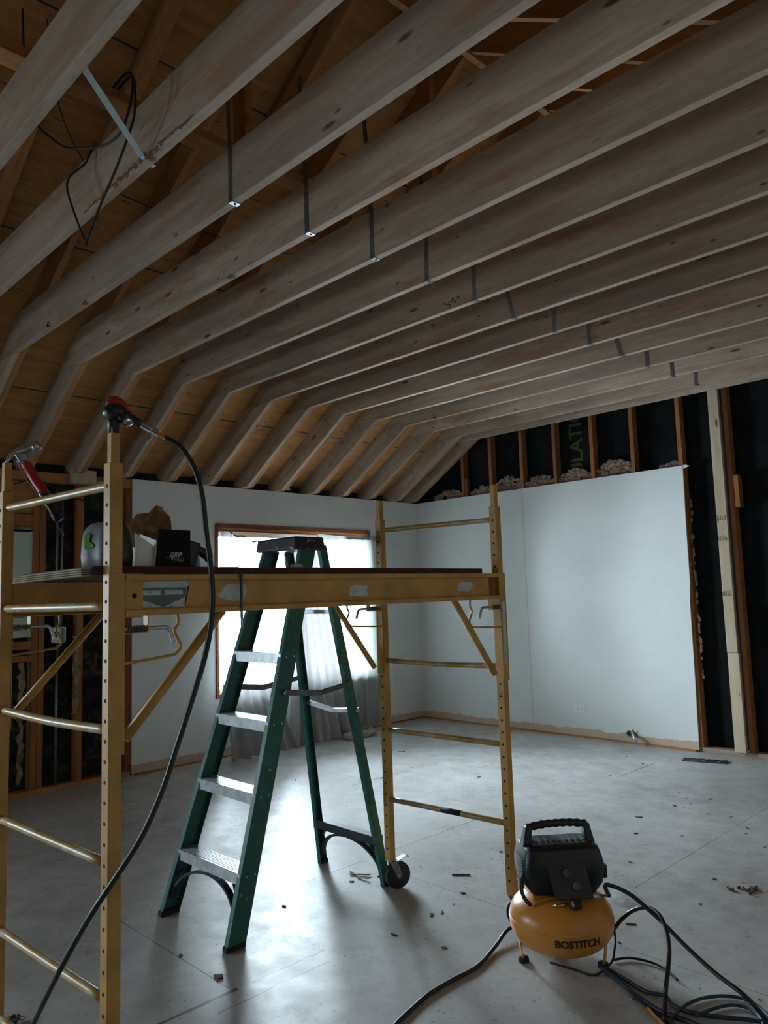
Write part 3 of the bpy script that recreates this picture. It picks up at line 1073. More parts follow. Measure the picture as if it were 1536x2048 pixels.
for y, lab in ((-3.99, 'strip of torn kraft facing hanging on the left side of the single stud'), (-4.40, 'strip of torn kraft facing hanging left of the doubled studs')):
    pts = []
    random.seed(int(-y * 100))
    g = MB()
    n = 26
    z0, z1 = (0.10, 0.98) if y < -4.2 else (0.55, 1.15)
    prev = None
    for i in range(n + 1):
        z = z0 + (z1 - z0) * i / n
        yy = y + random.uniform(-0.012, 0.012)
        w = random.uniform(0.012, 0.03)
        x = random.uniform(-0.006, 0.008)
        cur = [g.bm.verts.new((x, yy - w, z)), g.bm.verts.new((x + 0.008, yy, z + 0.004)), g.bm.verts.new((x, yy + w, z)), g.bm.verts.new((x - 0.005, yy, z))]
        if prev:
            for k in range(4):
                g.bm.faces.new([prev[k], prev[(k + 1) % 4], cur[(k + 1) % 4], cur[k]])
        else:
            g.bm.faces.new(cur)
        prev = cur
    g.bm.faces.new(prev)
    o = g.build('torn_facing', M['insul_yellow'])
    tag(o, lab, 'insulation')
# pale blocks under the top plate at left
for y0, y1, z0, z1, lab in ((-4.06, -3.86, 2.36, 2.47, 'pale wood block under the rafters at the left top plate'), (-3.85, -3.68, 2.33, 2.39, 'second pale wood block on the left top plate, behind the near post')):
    o = MB().box(0, 0.05, 0, y1 - y0, 0, z1 - z0).build('wood_block', M['new_wood_z'], bevel=0.004, seg=1)
    o.location = (0.001, y0, z0)
    tag(o, lab, 'block')
# conduits and junction box
e = empty('electrical_conduit', (-0.05, -4.12, 0.04), 'grey electrical conduit with a square junction box in the stripped wall', 'conduit')
MB().tube([(0, 0, 0), (0, 0, 1.07)], 0.011, 10).build('pipe', M['conduit'], e, smooth=True)
MB().tube([(0, -0.012, 1.19), (0, -0.012, 2.27)], 0.011, 10).build('pipe', M['conduit'], e, smooth=True)
MB().tube([(0, 0.03, 1.19), (0.0, 0.03, 2.27)], 0.009, 10).build('pipe', M['conduit'], e, smooth=True)
g = MB()
g.box(-0.03, 0.03, -0.055, 0.055, 1.07, 1.075)
g.box(-0.03, 0.03, -0.055, 0.055, 1.185, 1.19)
g.box(-0.03, 0.03, -0.055, -0.050, 1.07, 1.19)
g.box(-0.03, 0.03, 0.050, 0.055, 1.07, 1.19)
g.box(-0.03, -0.027, -0.055, 0.055, 1.07, 1.19)
g.build('junction_box', M['alu'], e)
MB().lathe([(0.025, 0), (0.022, 0.006), (0, 0.006)], (-0.026, 0.0, 1.13), (1, 0, 0), 14).build('box_wires', M['kraft'], e, smooth=True)
g = MB().tube(spline([(0.075, -0.22, 2.30), (0.075, -0.10, 2.24), (0.06, -0.02, 2.15), (0.03, 0.02, 2.0)]), 0.006, 8)
g.tube(spline([(0.075, -0.36, 2.28), (0.078, -0.2, 2.32), (0.078, 0.1, 2.20), (0.078, 0.35, 2.16)]), 0.006, 8)
g.build('flexible_wire', M['rubber_matte'], e, smooth=True)

# stencilled lettering on the sheathing
text_obj('stencil_text', 'INSULATION', 0.20, M['stencil'], frame_m((2.09, 0.0985, 2.78), (0, 0, 1), (-1, 0, 0)), gable, bold=0.004)
wlo = bpy.data.objects['wall_left_outer']
for y, z in ((-4.06, 0.95), (-3.75, 0.95), (-4.06, 0.62), (-3.74, 0.30)):
    text_obj('stencil_text', 'M', 0.14, M['stencil'], frame_m((SX + 0.0012, y, z), (0, 1, 0), (0, 0, 1)), wlo, bold=0.003)

# loose insulation poking above the gable drywall (nobody could count it)
random.seed(11)
g = MB()
for x0, x1, hh, dens in ((0.25, 0.68, 0.12, 34), (0.80, 1.07, 0.11, 24), (1.11, 1.47, 0.17, 46), (1.51, 1.87, 0.13, 40), (1.91, 2.28, 0.14, 48), (2.33, 2.70, 0.17, 52), (2.95, 3.20, 0.07, 10)):
    for i in range(dens * 3):
        x = random.uniform(x0, x1)
        k = sin((x - x0) / (x1 - x0) * pi) * 0.5 + 0.5
        z = 2.425 + random.uniform(0, hh) * k
        r = random.uniform(0.010, 0.026)
        n0 = len(g.bm.verts)
        gg = bmesh.ops.create_icosphere(g.bm, subdivisions=2, radius=r)
        for v in gg['verts']:
            v.co = Vector((v.co.x * 1.2, v.co.y * 0.7, v.co.z * 0.85)) * random.uniform(0.72, 1.3) + Vector((x, 0.045, z))
o = g.build('loose_insulation', M['insul'])
tag(o, 'brownish pink insulation tufts spilling over the top of the gable drywall', 'insulation', kind='stuff')
g = MB()
random.seed(3)
for i in range(40):
    z = random.uniform(0.6, 2.3)
    x = 3.205 + random.uniform(-0.004, 0.02)
    gg = bmesh.ops.create_icosphere(g.bm, subdivisions=1, radius=random.uniform(0.006, 0.014))
    for v in gg['verts']:
        v.co = Vector((v.co.x, v.co.y * .6, v.co.z * 2.6)) * random.uniform(0.8, 1.2) + Vector((x, 0.025, z))
tag(g.build('insulation_fringe', M['insul'], smooth=False), 'thin fringe of insulation along the cut edge of the gable drywall', 'insulation', kind='stuff')
# torn drywall paper at the top right corner of the drywall
g = MB()
g.prism([(3.184, 2.41), (3.245, 2.43), (3.22, 2.442), (3.186, 2.446)], 1, -0.010, -0.004)
tag(g.build('torn_paper', M['card_white']), 'small torn paper flap at the top corner of the gable drywall', 'paper')
# fluff above the window-wall drywall
g = MB()
for i in range(16):
    g.ball((random.uniform(0.0, 0.03), -1.93 + random.uniform(-0.07, 0.07), 2.445 + random.uniform(0, 0.04)), (random.uniform(.008, .02), random.uniform(.01, .03), random.uniform(.006, .018)), 1)
tag(g.build('insulation_tuft', M['greybag']), 'small grey tuft on top edge of the window-wall drywall', 'insulation')

# ================================================================== WINDOW
wf = struct(bpy.data.objects.new('window_1', None))
COL.objects.link(wf)
wf.location = (0, (WY0 + WY1) / 2, WZ0)
hy, hz = (WY1 - WY0) / 2, WZ1 - WZ0


def wpart(nm, mt, *boxes, **kw):
    g = MB()
    for b in boxes:
        g.box(*b)
    return g.build(nm, mt, wf, **kw)


wpart('jamb', M['trim_wood'], (-0.103, 0.012, -hy - 0.018, -hy + 0.012, -0.02, hz + 0.018), bevel=0.002)
wpart('jamb', M['trim_wood'], (-0.103, 0.012, hy - 0.012, hy + 0.018, -0.02, hz + 0.018), bevel=0.002)
wpart('head_casing', M['trim_wood'], (-0.103, 0.014, -hy, hy, hz - 0.018, hz + 0.022), (-0.103, 0.004, -hy, hy, hz - 0.05, hz - 0.034), bevel=0.002)
wpart('head_moulding', M['old_wood'], (-0.03, 0.0, -hy, hy, hz - 0.034, hz - 0.018), bevel=0.001)
wpart('sill', M['trim_wood'], (-0.103, 0.02, -hy - 0.02, hy + 0.02, -0.02, 0.012), bevel=0.002)
wpart('mullion', M['card_white'], (-0.12, -0.06, -0.005, 0.045, 0.01, hz - 0.02))
wpart('sash', M['card_white'], (-0.12, -0.07, -hy + 0.01, -hy + 0.04, 0.012, hz - 0.034), (-0.12, -0.095, hy - 0.03, hy - 0.01, 0.012, hz - 0.034),
      (-0.12, -0.07, -hy + 0.01, hy - 0.01, 0.012, 0.05), (-0.12, -0.07, -hy + 0.01, hy - 0.01, hz - 0.09, hz - 0.05))
wpart('pane', M['glass'], (-0.097, -0.094, -hy + 0.05, -0.005, 0.05, hz - 0.09))
wpart('pane', M['glass'], (-0.097, -0.094, 0.045, hy - 0.03, 0.05, hz - 0.09))


# curtains
def curtain(name, top, bot, mat, label, nf, amp_t, amp_b, rows=30, cols=90, seed=1, sag=None, curve=0.0):
    """top/bot: ((y0, y1), z, x)"""
    rnd = random.Random(seed)
    ph = [rnd.uniform(0, 6.28) for _ in range(4)]
    g = MB()
    (ty0, ty1), tz, tx = top
    (by0, by1), bz, bx = bot
    grid = []
    for i in range(rows + 1):
        t = i / rows
        row = []
        for k in range(cols + 1):
            s = k / cols
            e = t ** 1.25
            y = (ty0 + (ty1 - ty0) * s) * (1 - e) + (by0 + (by1 - by0) * s) * e + curve * sin(t * pi) * 0.5
            zt = tz - (sag(s) if sag else 0)
            z = zt + (bz - zt) * t
            amp = amp_t + (amp_b - amp_t) * t
            w = sin(s * nf * 2 * pi + ph[0] + 0.6 * sin(t * 3 + ph[1])) + 0.45 * sin(s * nf * 4.7 + ph[2] + t * 2) + 0.3 * sin(s * nf * 11.3 + ph[3])
            x = tx + (bx - tx) * (t ** 2) + amp * w
            x = max(x, 0.022)
            if t > 0.93:
                z = max(z, 0.004 + 0.01 * (1 + w) * 0.3)
            row.append(g.bm.verts.new((x, y, z)))
        grid.append(row)
    for i in range(rows):
        for k in range(cols):
            g.bm.faces.new([grid[i][k], grid[i][k + 1], grid[i + 1][k + 1], grid[i + 1][k]])
    o = g.build(name, mat, smooth=True)
    tag(o, label, 'curtain')
    return o


curtain('curtain', ((-2.69, -2.56), 2.02, 0.045), ((-2.74, -2.02), 0.01, 0.24), M['sheer_thin'], 'sheer curtain at the left of the window, spreading onto the floor', 5, 0.012, 0.035, seed=2)
curtain('curtain', ((-1.86, -1.56), 2.00, 0.05), ((-2.02, -1.12), 0.01, 0.17), M['sheer'], 'sheer curtain hanging at the middle of the window behind the ladder', 7, 0.014, 0.035, seed=5)
curtain('curtain', ((-1.22, -0.60), 2.02, 0.05), ((-1.25, -0.66), 0.05, 0.06), M['sheer_dense'], 'sheer curtain gathered at the right edge of the window', 4, 0.014, 0.02, seed=8)
curtain('valance', ((-1.60, -0.70), 2.045, 0.085), ((-1.60, -0.72), 1.985, 0.095), M['sheer_dense'], 'bunched pale valance draped along the top right of the window', 9, 0.006, 0.012, rows=8, seed=4, sag=lambda s: 0.018 * sin(s * pi) + 0.01)
# torn valance string hanging diagonally over the left pane
g = MB()
rnd = random.Random(9)
pts = [(0.10, -2.70 + 0.55 * t, 2.035 - 0.16 * t + 0.012 * sin(t * 20)) for t in [i / 24 for i in range(25)]]
prev = None
for i, p in enumerate(pts):
    w = 0.020 * (1 - i / 30) * rnd.uniform(0.4, 1.2) + 0.004
    cur = [g.bm.verts.new((p[0], p[1], p[2] + 0.002)), g.bm.verts.new((p[0] + 0.012, p[1], p[2] - w))]
    if prev:
        g.bm.faces.new([prev[0], cur[0], cur[1], prev[1]])
    prev = cur
tag(g.build('torn_valance', M['kraft'], smooth=True), 'torn strip of valance sagging across the top left of the window', 'curtain')
# curtain puddle
g = MB()
rnd = random.Random(21)
for cy, cx, L, lab in ((-1.28, 0.30, 0.5, 0),):
    for i in range(9):
        g.ball((cx + rnd.uniform(-0.06, 0.06), cy + rnd.uniform(-0.22, 0.22), 0.03), (rnd.uniform(.02, .045), rnd.uniform(.03, .08), rnd.uniform(.02, .045)), 2)
tag(g.build('curtain_hem', M['sheer'], smooth=True), 'crumpled curtain hem lying on the floor under the window', 'curtain')

# ================================================================== GABLE WALL DETAILS
e = empty('wall_outlet', (2.027, -0.0135, 0.262), 'white duplex outlet mounted sideways low on the gable drywall', 'outlet')
MB().box(-0.057, 0.057, -0.005, 0, -0.035, 0.035).build('cover_plate', M['plug_white'], e, bevel=0.002)
for dx in (-0.020, 0.020):
    s_ = MB().lathe([(0.0, 0.002), (0.015, 0.002), (0.016, 0)], (dx, -0.005, 0), (0, -1, 0), 18).build('socket', M['plug_white'], e, smooth=False)
    g = MB().box(dx - 0.006, dx + 0.003, -0.0078, -0.0068, -0.008, -0.0055).box(dx - 0.006, dx + 0.003, -0.0078, -0.0068, 0.0055, 0.008)
    g.build('socket_slot', M['ink'], e)
e = empty('wall_hole', (2.56, -0.0136, 0.085), 'ragged hole in the gable drywall with torn paper and a pipe stub', 'hole')
g = MB().prism([(-0.07, -0.005), (-0.05, 0.03), (-0.02, 0.025), (0.0, 0.04), (0.015, 0.012), (0.05, 0.03), (0.03, 0.0), (0.05, -0.03), (0.0, -0.02), (-0.02, -0.035), (-0.05, -0.03)], 1, -0.002, 0)
g.build('torn_edge', M['insul_yellow'], e)
MB().lathe([(0.022, 0), (0.02, 0.003), (0, 0.003)], (-0.045, -0.002, 0.0), (0, -1, 0), 14).build('opening', M['ink'], e)
MB().tube([(-0.01, -0.004, 0.012), (0.03, -0.05, -0.01), (0.065, -0.08, -0.045)], [0.012, 0.014, 0.012], 10).build('pipe_stub', M['alu'], e, smooth=True)
# floor register
e = empty('floor_register', (3.33, -0.33, 0.001), 'dark metal floor register near the end of the drywall', 'vent', rotz=radians(17))
g = MB()
g.box(-0.165, 0.165, -0.055, -0.045, 0, 0.008).box(-0.165, 0.165, 0.045, 0.055, 0, 0.008)
g.box(-0.165, -0.155, -0.055, 0.055, 0, 0.008).box(0.155, 0.165, -0.055, 0.055, 0, 0.008)
g.box(-0.155, 0.155, -0.045, 0.045, 0, 0.002)
g.build('frame', M['dark_steel'], e)
for k in range(-3, 4):
    MB().box(-0.15, 0.15, k * 0.0125 - 0.002, k * 0.0125 + 0.002, 0.002, 0.007).build('louvre', M['dark_steel'], e)
for x in (-0.005, 0.11):
    MB().bar((x - 0.01, -0.045, 0.009), (x + 0.02, 0.045, 0.009), (1, 0, 0), (0, 0, 1), 0.007, 0.001).build('crossbar', M['alu'], e)

# ================================================================== SCAFFOLD
SA = Vector((4.09, -5.624, 0))
UU = Vector((-0.062, 0.998, 0)).normalized()      # along the platform
WW = Vector((-UU.y, UU.x, 0))                     # across, away from camera side
LEN, WID = 1.818, 0.687
th = math.atan2(UU.y, UU.x) - pi / 2
# local frame: x = -WW (towards the room's right), y = UU, z up
scaf = empty('rolling_scaffold', (SA.x, SA.y, 0), 'yellow rolling baker scaffold with perforated posts and pipe rungs', 'scaffold', rotz=th)
PS = 0.0185   # post half size


def post(px, py):
    """square tube with stub, black discs shading the holes; hole faces look along -y"""
    g = MB()
    g.box(px - PS, px + PS, py, py + 2 * PS, 0.130, 1.780)
    p = g.build('post', M['yellow'], scaf, bevel=0.003)
    MB().box(px - 0.0125, px + 0.0125, py + 0.006, py + 0.031, 1.78, 1.876).build('connector_stub', M['yellow'], p, bevel=0.003)
    h = MB()  # flat black discs put in for the shade inside the pin holes
    for k in range(31):
        z = 1.7165 - k * 0.0508
        h.lathe([(0.0052, 0), (0.0052, 0.0008), (0, 0.0008)], (px, py + 0.0002, z), (0, -1, 0), 10)
        h.lathe([(0.0052, 0), (0.0052, 0.0008), (0, 0.0008)], (px, py + 2 * PS - 0.0002, z), (0, 1, 0), 10)
    hh = h.build('pin_holes', M['hole'], p)
    return p


RUNGS = (1.725, 1.400, 1.078, 0.748, 0.420, 0.17)
for py in (0.0, LEN):
    for px in (0.0, -WID):
        post(px, py)
    for i, z in enumerate(RUNGS):
        if py > 1 and i == 5:
            continue
        x0, x1 = -WID + PS - 0.002, -PS + 0.002
        c = py + PS
        if z == 1.400 and py > 1:
            pass
        if i == 0:
            pts = [(x0, c, z + 0.008), (x0 + 0.04, c, z), (x1 - 0.04, c, z - 0.004), (x1, c, z - 0.010)]
        elif i == 2:
            pts = [(x0, c, z + 0.004), ((x0 + x1) / 2, c, z - 0.003), (x1, c, z + 0.003)]
        else:
            pts = [(x0, c, z), (x1, c, z)]
        MB().tube(spline(pts, 6), 0.0125, 14).build('rung', M['yellow_pipe'], scaf, smooth=True)
    # dark paint scrape on a lower rung of the far frame
    if py > 1:
        t = MB().tube([(-0.36, py + PS, 0.4203), (-0.25, py + PS, 0.4203)], 0.0129, 14).build('tape', M['rubber_matte'], scaf, smooth=True)


# side platform supports (front at +x side, back at far side)
def side_support(px, sgn):
    """channel beam, sleeves, diagonal braces, pins, latch wires"""
    face = px + sgn * (PS + 0.0015)
    y0, y1 = -0.001, LEN + 2 * PS + 0.001
    ZB, ZT = 1.372, 1.482
    root = MB()
    # web (recessed) and lips
    xw = face - sgn * 0.014
    xo = face + sgn * 0.008
    lo, hi = sorted((xw - 0.0015, xw + 0.0015))
    ya, yb = 2 * PS + 0.004, LEN - 0.003
    root.box(lo, hi, ya, yb, ZB, ZT)
    a, b = sorted((xw, xo))
    root.box(a, b, ya, yb, ZT - 0.016, ZT)
    root.box(a, b, ya, yb, ZB, ZB + 0.016)
    i0, i1 = sorted((xw, xw - sgn * 0.03))
    root.box(i0, i1, ya, yb, ZT - 0.004, ZT)
    root.box(i0, i1, ya, yb, ZB, ZB + 0.004)
    beam = root.build('side_beam', M['yellow'], scaf, bevel=0.0015)
    for s, pyy in ((0, 0.0), (1, LEN)):
        g = MB()
        a, b = sorted((face - sgn * 0.001, face + sgn * 0.0035))
        e0, e1 = pyy - 0.0045, pyy + 2 * PS + 0.0045
        g.box(a, b, e0, e1, 1.020, 1.484)
        # returns of the sleeve along the post sides
        c, d = sorted((face, face - sgn * (0.036)))
        fy = (pyy + 2 * PS + 0.001, pyy + 2 * PS + 0.0045) if s == 0 else (pyy - 0.0045, pyy - 0.001)
        g.box(c, d, fy[0], fy[1], 1.020, 1.484)
        # end plate between sleeve and beam web
        if s == 0:
            g.box(a, b, e1, e1 + 0.052, ZB - 0.004, 1.484)
        else:
            g.box(a, b, e0 - 0.004, e0, ZB - 0.004, 1.484)
        sl = g.build('sleeve', M['yellow'], scaf, bevel=0.001)
        if s == 0:
            MB().lathe([(0.007, 0), (0.007, 0.001), (0, 0.001)], (face + sgn * 0.0036, e1 + 0.026, 1.425), (sgn, 0, 0), 12).build('bolt_hole', M['hole'], sl)
        else:
            MB().box(*sorted((xw + sgn * 0.0016, xw + sgn * 0.0022)), e0 - 0.060, e0 - 0.004, ZB + 0.018, ZT - 0.018).build('rust_patch', M['trim_wood'], sl)
            if sgn > 0:
                MB().box(face + 0.0034, face + 0.0042, e0 + 0.010, e1 - 0.012, 1.09, 1.36).build('worn_patch', M['label'], sl)
    # diagonal braces
    for a, b in (((0.052, 1.055), (0.362, ZB + 0.004)), ((1.770, 1.055), (1.500, ZB + 0.004))):
        x = face - sgn * 0.014
        MB().tube([(x, a[0], a[1]), (x, b[0], b[1])], 0.0135, 12).build('diagonal_brace', M['yellow'], scaf, smooth=True)
    # latch wires
    for s, ys in ((1, (0.205, 0.04)), (-1, (1.602, LEN - 0.001))):
        x = face - sgn * 0.006
        ye, yp = ys
        d = 0.010 * s
        MB().tube(spline([(x, ye, ZB), (x, ye + d * .2, 1.345), (x, ye - d, 1.325), (x, ye + d, 1.285), (x, ye - d * .2, 1.266), (x, ye - d * 2.2, 1.260), (x, yp + 0.02 * s, 1.250), (x, yp, 1.250)], 6),
                  0.0042 if sgn > 0 else 0.004, 8).build('latch_wire', M['yellow'], scaf, smooth=True)
    # spring pins
    for s, yp in ((1, 2 * PS + 0.004), (-1, LEN - 0.004)):
        x = face - sgn * 0.004
        z = 1.338
        pin = MB().tube(spline([(x, yp, z), (x, yp + s * 0.105, z), (x, yp + s * 0.128, z - 0.002), (x, yp + s * 0.140, z - 0.016), (x, yp + s * 0.150, z - 0.045)], 6), 0.0055, 10).build('spring_pin', M['steel'], scaf, smooth=True)
        hel = [(x + 0.0085 * cos(t * 0.9), yp + s * (0.006 + t * 0.00055 * 1.35), z + 0.0085 * sin(t * 0.9)) for t in range(78)]
        MB().tube(hel, 0.0016, 5).build('spring', M['dark_steel'], pin, smooth=True)
        g = MB().box(x - 0.011, x + 0.011, *sorted((yp + s * 0.064, yp + s * 0.067)), z - 0.012, ZB)
        g.box(x - 0.010, x + 0.010, *sorted((yp, yp + s * 0.066)), z - 0.0125, z - 0.0105)
        g.build('pin_bracket', M['yellow'], pin)
    return beam, face


beam, face = side_support(0.0, 1)
side_support(-WID, -1)

# labels on the front beam (local y measured along the beam)
xl = face - 0.014 + 0.0016
lab = MB().prism([(0.089, 1.392), (0.232, 1.392), (0.245, 1.455), (0.238, 1.463), (0.089, 1.463)], 0, xl, xl + 0.0006).build('label', M['label'], scaf)
MB().prism([(0.092, 1.416), (0.165, 1.392), (0.236, 1.420), (0.238, 1.446), (0.092, 1.446)], 0, xl + 0.0006, xl + 0.0010).build('label_print', M['label_dark'], lab)
g = MB()
g.prism([(0.096, 1.426), (0.155, 1.426), (0.155, 1.438), (0.096, 1.438)], 0, xl + 0.0010, xl + 0.0014)
g.prism([(0.168, 1.426), (0.226, 1.426), (0.226, 1.438), (0.168, 1.438)], 0, xl + 0.0010, xl + 0.0014)
g.build('label_panel', M['label'], lab)
MB().prism([(0.231, 1.397), (0.234, 1.397), (0.247, 1.449), (0.243, 1.449)], 0, xl + 0.001, xl + 0.002).build('label_tear', M['hole'], lab)
for pts, nm in (([(0.345, 1.42), (0.375, 1.45), (0.40, 1.454), (0.445, 1.452), (0.452, 1.43), (0.44, 1.404), (0.40, 1.402), (0.36, 1.412)], 'label'),
                ([(0.895, 1.405), (0.99, 1.402), (0.992, 1.44), (0.94, 1.444), (0.90, 1.44)], 'label'),
                ([(1.53, 1.412), (1.60, 1.408), (1.635, 1.425), (1.63, 1.446), (1.56, 1.448), (1.53, 1.438)], 'label')):
    MB().prism(pts, 0, xl, xl + 0.0006).build(nm, M['label'], scaf)


# casters
def caster(px, py, turn=0.0):
    e = bpy.data.objects.new('caster', None)
    COL.objects.link(e)
    e.parent = scaf
    e.location = (px, py, 0)
    e.rotation_euler = (0, 0, turn)
    R = 0.063
    MB().lathe([(R - 0.010, -0.0155), (R - 0.002, -0.0150), (R, -0.010), (R, 0.010), (R - 0.002, 0.0150), (R - 0.010, 0.0155)], (0, 0.035, R), (1, 0, 0), 32).build('tyre', M['rubber'], e, smooth=False, bevel=0.002)
    MB().lathe([(0, -0.017), (0.016, -0.017), (0.02, -0.0158), (0.02, 0.0158), (0.016, 0.017), (0, 0.017)], (0, 0.035, R), (1, 0, 0), 20).build('hub', M['black'], e)
    g = MB()
    for s in (-1, 1):
        v = [(-0.008 + 0.0, 0.128), (0.030, 0.128), (0.050, 0.070), (0.044, 0.050), (0.030, 0.050), (0.016, 0.075)]
        g.prism(v, 0, s * 0.021 - 0.0015, s * 0.021 + 0.0015)
    g.box(-0.0225, 0.0225, -0.012, 0.040, 0.1275, 0.131)
    g.lathe([(0.018, 0.131), (0.020, 0.135), (0.018, 0.142), (0.0, 0.142)], (0, 0, 0), (0, 0, 1), 18)
    g.build('fork', M['galv'], e)
    MB().tube([(-0.023, 0.035, R), (0.023, 0.035, R)], 0.006, 8).build('axle', M['steel'], e)
    g = MB().bar((0, 0.038, 0.130), (0, 0.075, 0.146), (1, 0, 0), (0, -0.4, 1), 0.014, 0.002)
    g.bar((0, 0.075, 0.146), (0, 0.092, 0.140), (1, 0, 0), (0, 0.4, 1), 0.012, 0.003)
    g.build('brake_pedal', M['alu'], e)
    return e


caster(-WID, LEN + PS, -0.10 - 0.35)
caster(0.0, LEN + PS, radians(-75))
caster(0.0, PS, radians(80))
caster(-WID, PS, radians(120))


def SW(u, w, z):
    """scaffold coordinates -> world"""
    p = SA + UU * u + WW * w
    return Vector((p.x, p.y, z))


# platform board
e = empty('plywood_platform', SW(0, 0, 1.4825), 'dark weathered plywood board forming the scaffold platform', 'platform', rotz=th)
g = MB()
nU, nW = 24, 8
g.prism([(-WID + 0.085, 0.035), (-0.030, -0.022), (-0.030, 1.765), (-WID + 0.085, 1.765)], 2, 0, 0.024)
g.build('board', M['plyedge'], e, bevel=0.002)
g = MB()
for k in range(4):
    z = -0.004 + k * 0.0055
    pts = [(-WID + 0.095 + 0.014 * k, 0.018 - 0.004 * k, z), (-WID / 2 - 0.1, 0.0, z + 0.002), (-0.04, -0.034, z + 0.0035)]
    for a, b in zip(pts, pts[1:]):
        g.bar(a, b, (0, 1, 0), (0, 0, 1), 0.014, 0.0019)
g.build('frayed_edge', M['plyply'], e)

# ================================================================== LADDER
LC = Vector((3.00, -4.74, 0))
lad = empty('step_ladder', (3.0, -4.28, 0), 'green fibreglass step ladder with aluminium steps standing through the scaffold', 'step ladder')
OFF = Vector((3.0, -4.28, 0))
fr_dir = Vector((0, 0.29, 1)).normalized()
fr_n = Vector((0, -1, 0.29)).normalized()     # outward (front) normal


def rail(name, p0, p1, nrm, depth, flange, outward, mat):
    """C channel from p0 to p1; web lies on the side 'outward' (+1/-1 in x), flanges point inward"""
    p0, p1 = Vector(p0) - OFF, Vector(p1) - OFF
    d = (p1 - p0).normalized()
    nrm = Vector(nrm).normalized()
    side = d.cross(nrm).normalized()
    if side.x * outward < 0:
        side = -side
    g = MB()
    back = -nrm
    g.bar(p0 + back * depth / 2, p1 + back * depth / 2, side, nrm, 0.002, depth / 2)
    for q in (0.0018, depth - 0.0018):
        g.bar(p0 + back * q - side * flange / 2, p1 + back * q - side * flange / 2, side, nrm, flange / 2, 0.0018)
    return g.build(name, mat, lad, bevel=0.001, seg=1)


# front rails: flange face on the sloping plane y = -4.74 + 0.29 z
def fp(x, z):
    return (x, -4.74 + 0.29 * z, z)


FLb, FLt = 2.715, 2.885
FRb, FRt = 3.265, 3.195
rail('front_rail', fp(FLb, 0.012), fp(FLt, 1.655), fr_n, 0.086, 0.026, -1, M['green'])
rail('front_rail', fp(FRb, 0.012), fp(FRt, 1.655), fr_n, 0.086, 0.026, 1, M['green'])
# rear rails
rn = Vector((0, 1, 0.19)).normalized()


def rp(x, z):
    return (x, -3.79 - 0.19 * z, z)


RLb, RLt, RRb, RRt = 2.745, 2.905, 3.245, 3.188
rail('rear_rail', rp(RLb, 0.012), rp(RLt, 1.655), rn, 0.045, 0.024, -1, M['green'])
rail('rear_rail', rp(RRb, 0.012), rp(RRt, 1.655), rn, 0.045, 0.024, 1, M['green'])


def xf(l, z):
    t = z / 1.655
    return (FLb + (FLt - FLb) * t + 0.004) if l else (FRb + (FRt - FRb) * t - 0.004)


for z in (0.28, 0.58, 0.868, 1.155, 1.44):
    x0, x1 = xf(1, z), xf(0, z)
    y = -4.74 + 0.29 * z
    g = MB()
    a = Vector((x0, y, z)) - OFF
    g.box(x0 - OFF.x, x1 - OFF.x, y - 0.002 - OFF.y, y + 0.084 - OFF.y, z - 0.004, z)
    g.box(x0 - OFF.x, x1 - OFF.x, y - 0.004 - OFF.y, y - 0.001 - OFF.y, z - 0.046, z + 0.001)
    g.box(x0 - OFF.x, x1 - OFF.x, y + 0.080 - OFF.y, y + 0.083 - OFF.y, z - 0.03, z)
    for k in range(7):
        yy = y + 0.008 + k * 0.011 - OFF.y
        g.box(x0 - OFF.x, x1 - OFF.x, yy, yy + 0.004, z, z + 0.002)
    st = g.build('step', M['alu'], lad, bevel=0.0006, seg=1)
    for x in (x0 + 0.002, x1 - 0.002):
        pass
    g = MB()
    for s, x in ((-1, x0 - 0.006), (1, x1 + 0.006)):
        for yy in (0.018, 0.062):
            g.lathe([(0.005, 0), (0.004, 0.002), (0, 0.0025)], (x - OFF.x, y + yy + 0.006 - OFF.y, z - 0.016), (s, 0, 0), 10)
    g.build('rivets', M['steel'], st)


def arch(name, pa, pb, z_top, z_bot, nrm_y, inset, mat):
    """curved knee braces under a step between two rails"""
    g = MB()
    x0, x1 = pa, pb
    n = 18
    for i in range(n):
        a0, a1 = pi * i / n, pi * (i + 1) / n
        cx, hw, hh = (x0 + x1) / 2, (x1 - x0) / 2 - 0.008, z_top - z_bot - 0.012
        P = [Vector((cx - hw * cos(a), 0, z_bot + hh * sin(a))) for a in (a0, a1)]
        for p in P:
            p.y = nrm_y(p.z)
        g.bar(P[0] - OFF, P[1] - OFF, (0, 1, 0), (P[1] - P[0]).cross(Vector((0, 1, 0))), 0.014, 0.006)
    for s in (1, -1):
        xa = x0 if s > 0 else x1
        a = Vector((xa + s * 0.005, nrm_y(z_top - 0.07), z_top - 0.07)) - OFF
        b = Vector((xa + s * 0.07, nrm_y(z_top), z_top - 0.006)) - OFF
        g.bar(a, b, (0, 1, 0), (1, 0, 1), 0.012, 0.004)
    return g.build(name, mat, lad, bevel=0.001, seg=1)


arch('knee_brace', xf(1, 0.2), xf(0, 0.2), 0.234, 0.075, lambda z: -4.74 + 0.29 * z + 0.03, 0, M['dark_plastic'])
arch('knee_brace', RLb + 0.02, RRb - 0.02, 0.205, 0.05, lambda z: -3.79 - 0.19 * z - 0.02, 0, M['dark_plastic'])
g = MB().box(RLb + 0.015 - OFF.x, RRb - 0.012 - OFF.x, -3.835 - 0.04 - OFF.y, -3.835 + 0.012 - OFF.y, 0.195, 0.238)
g.build('rear_crossbar', M['dark_plastic'], lad, bevel=0.003)
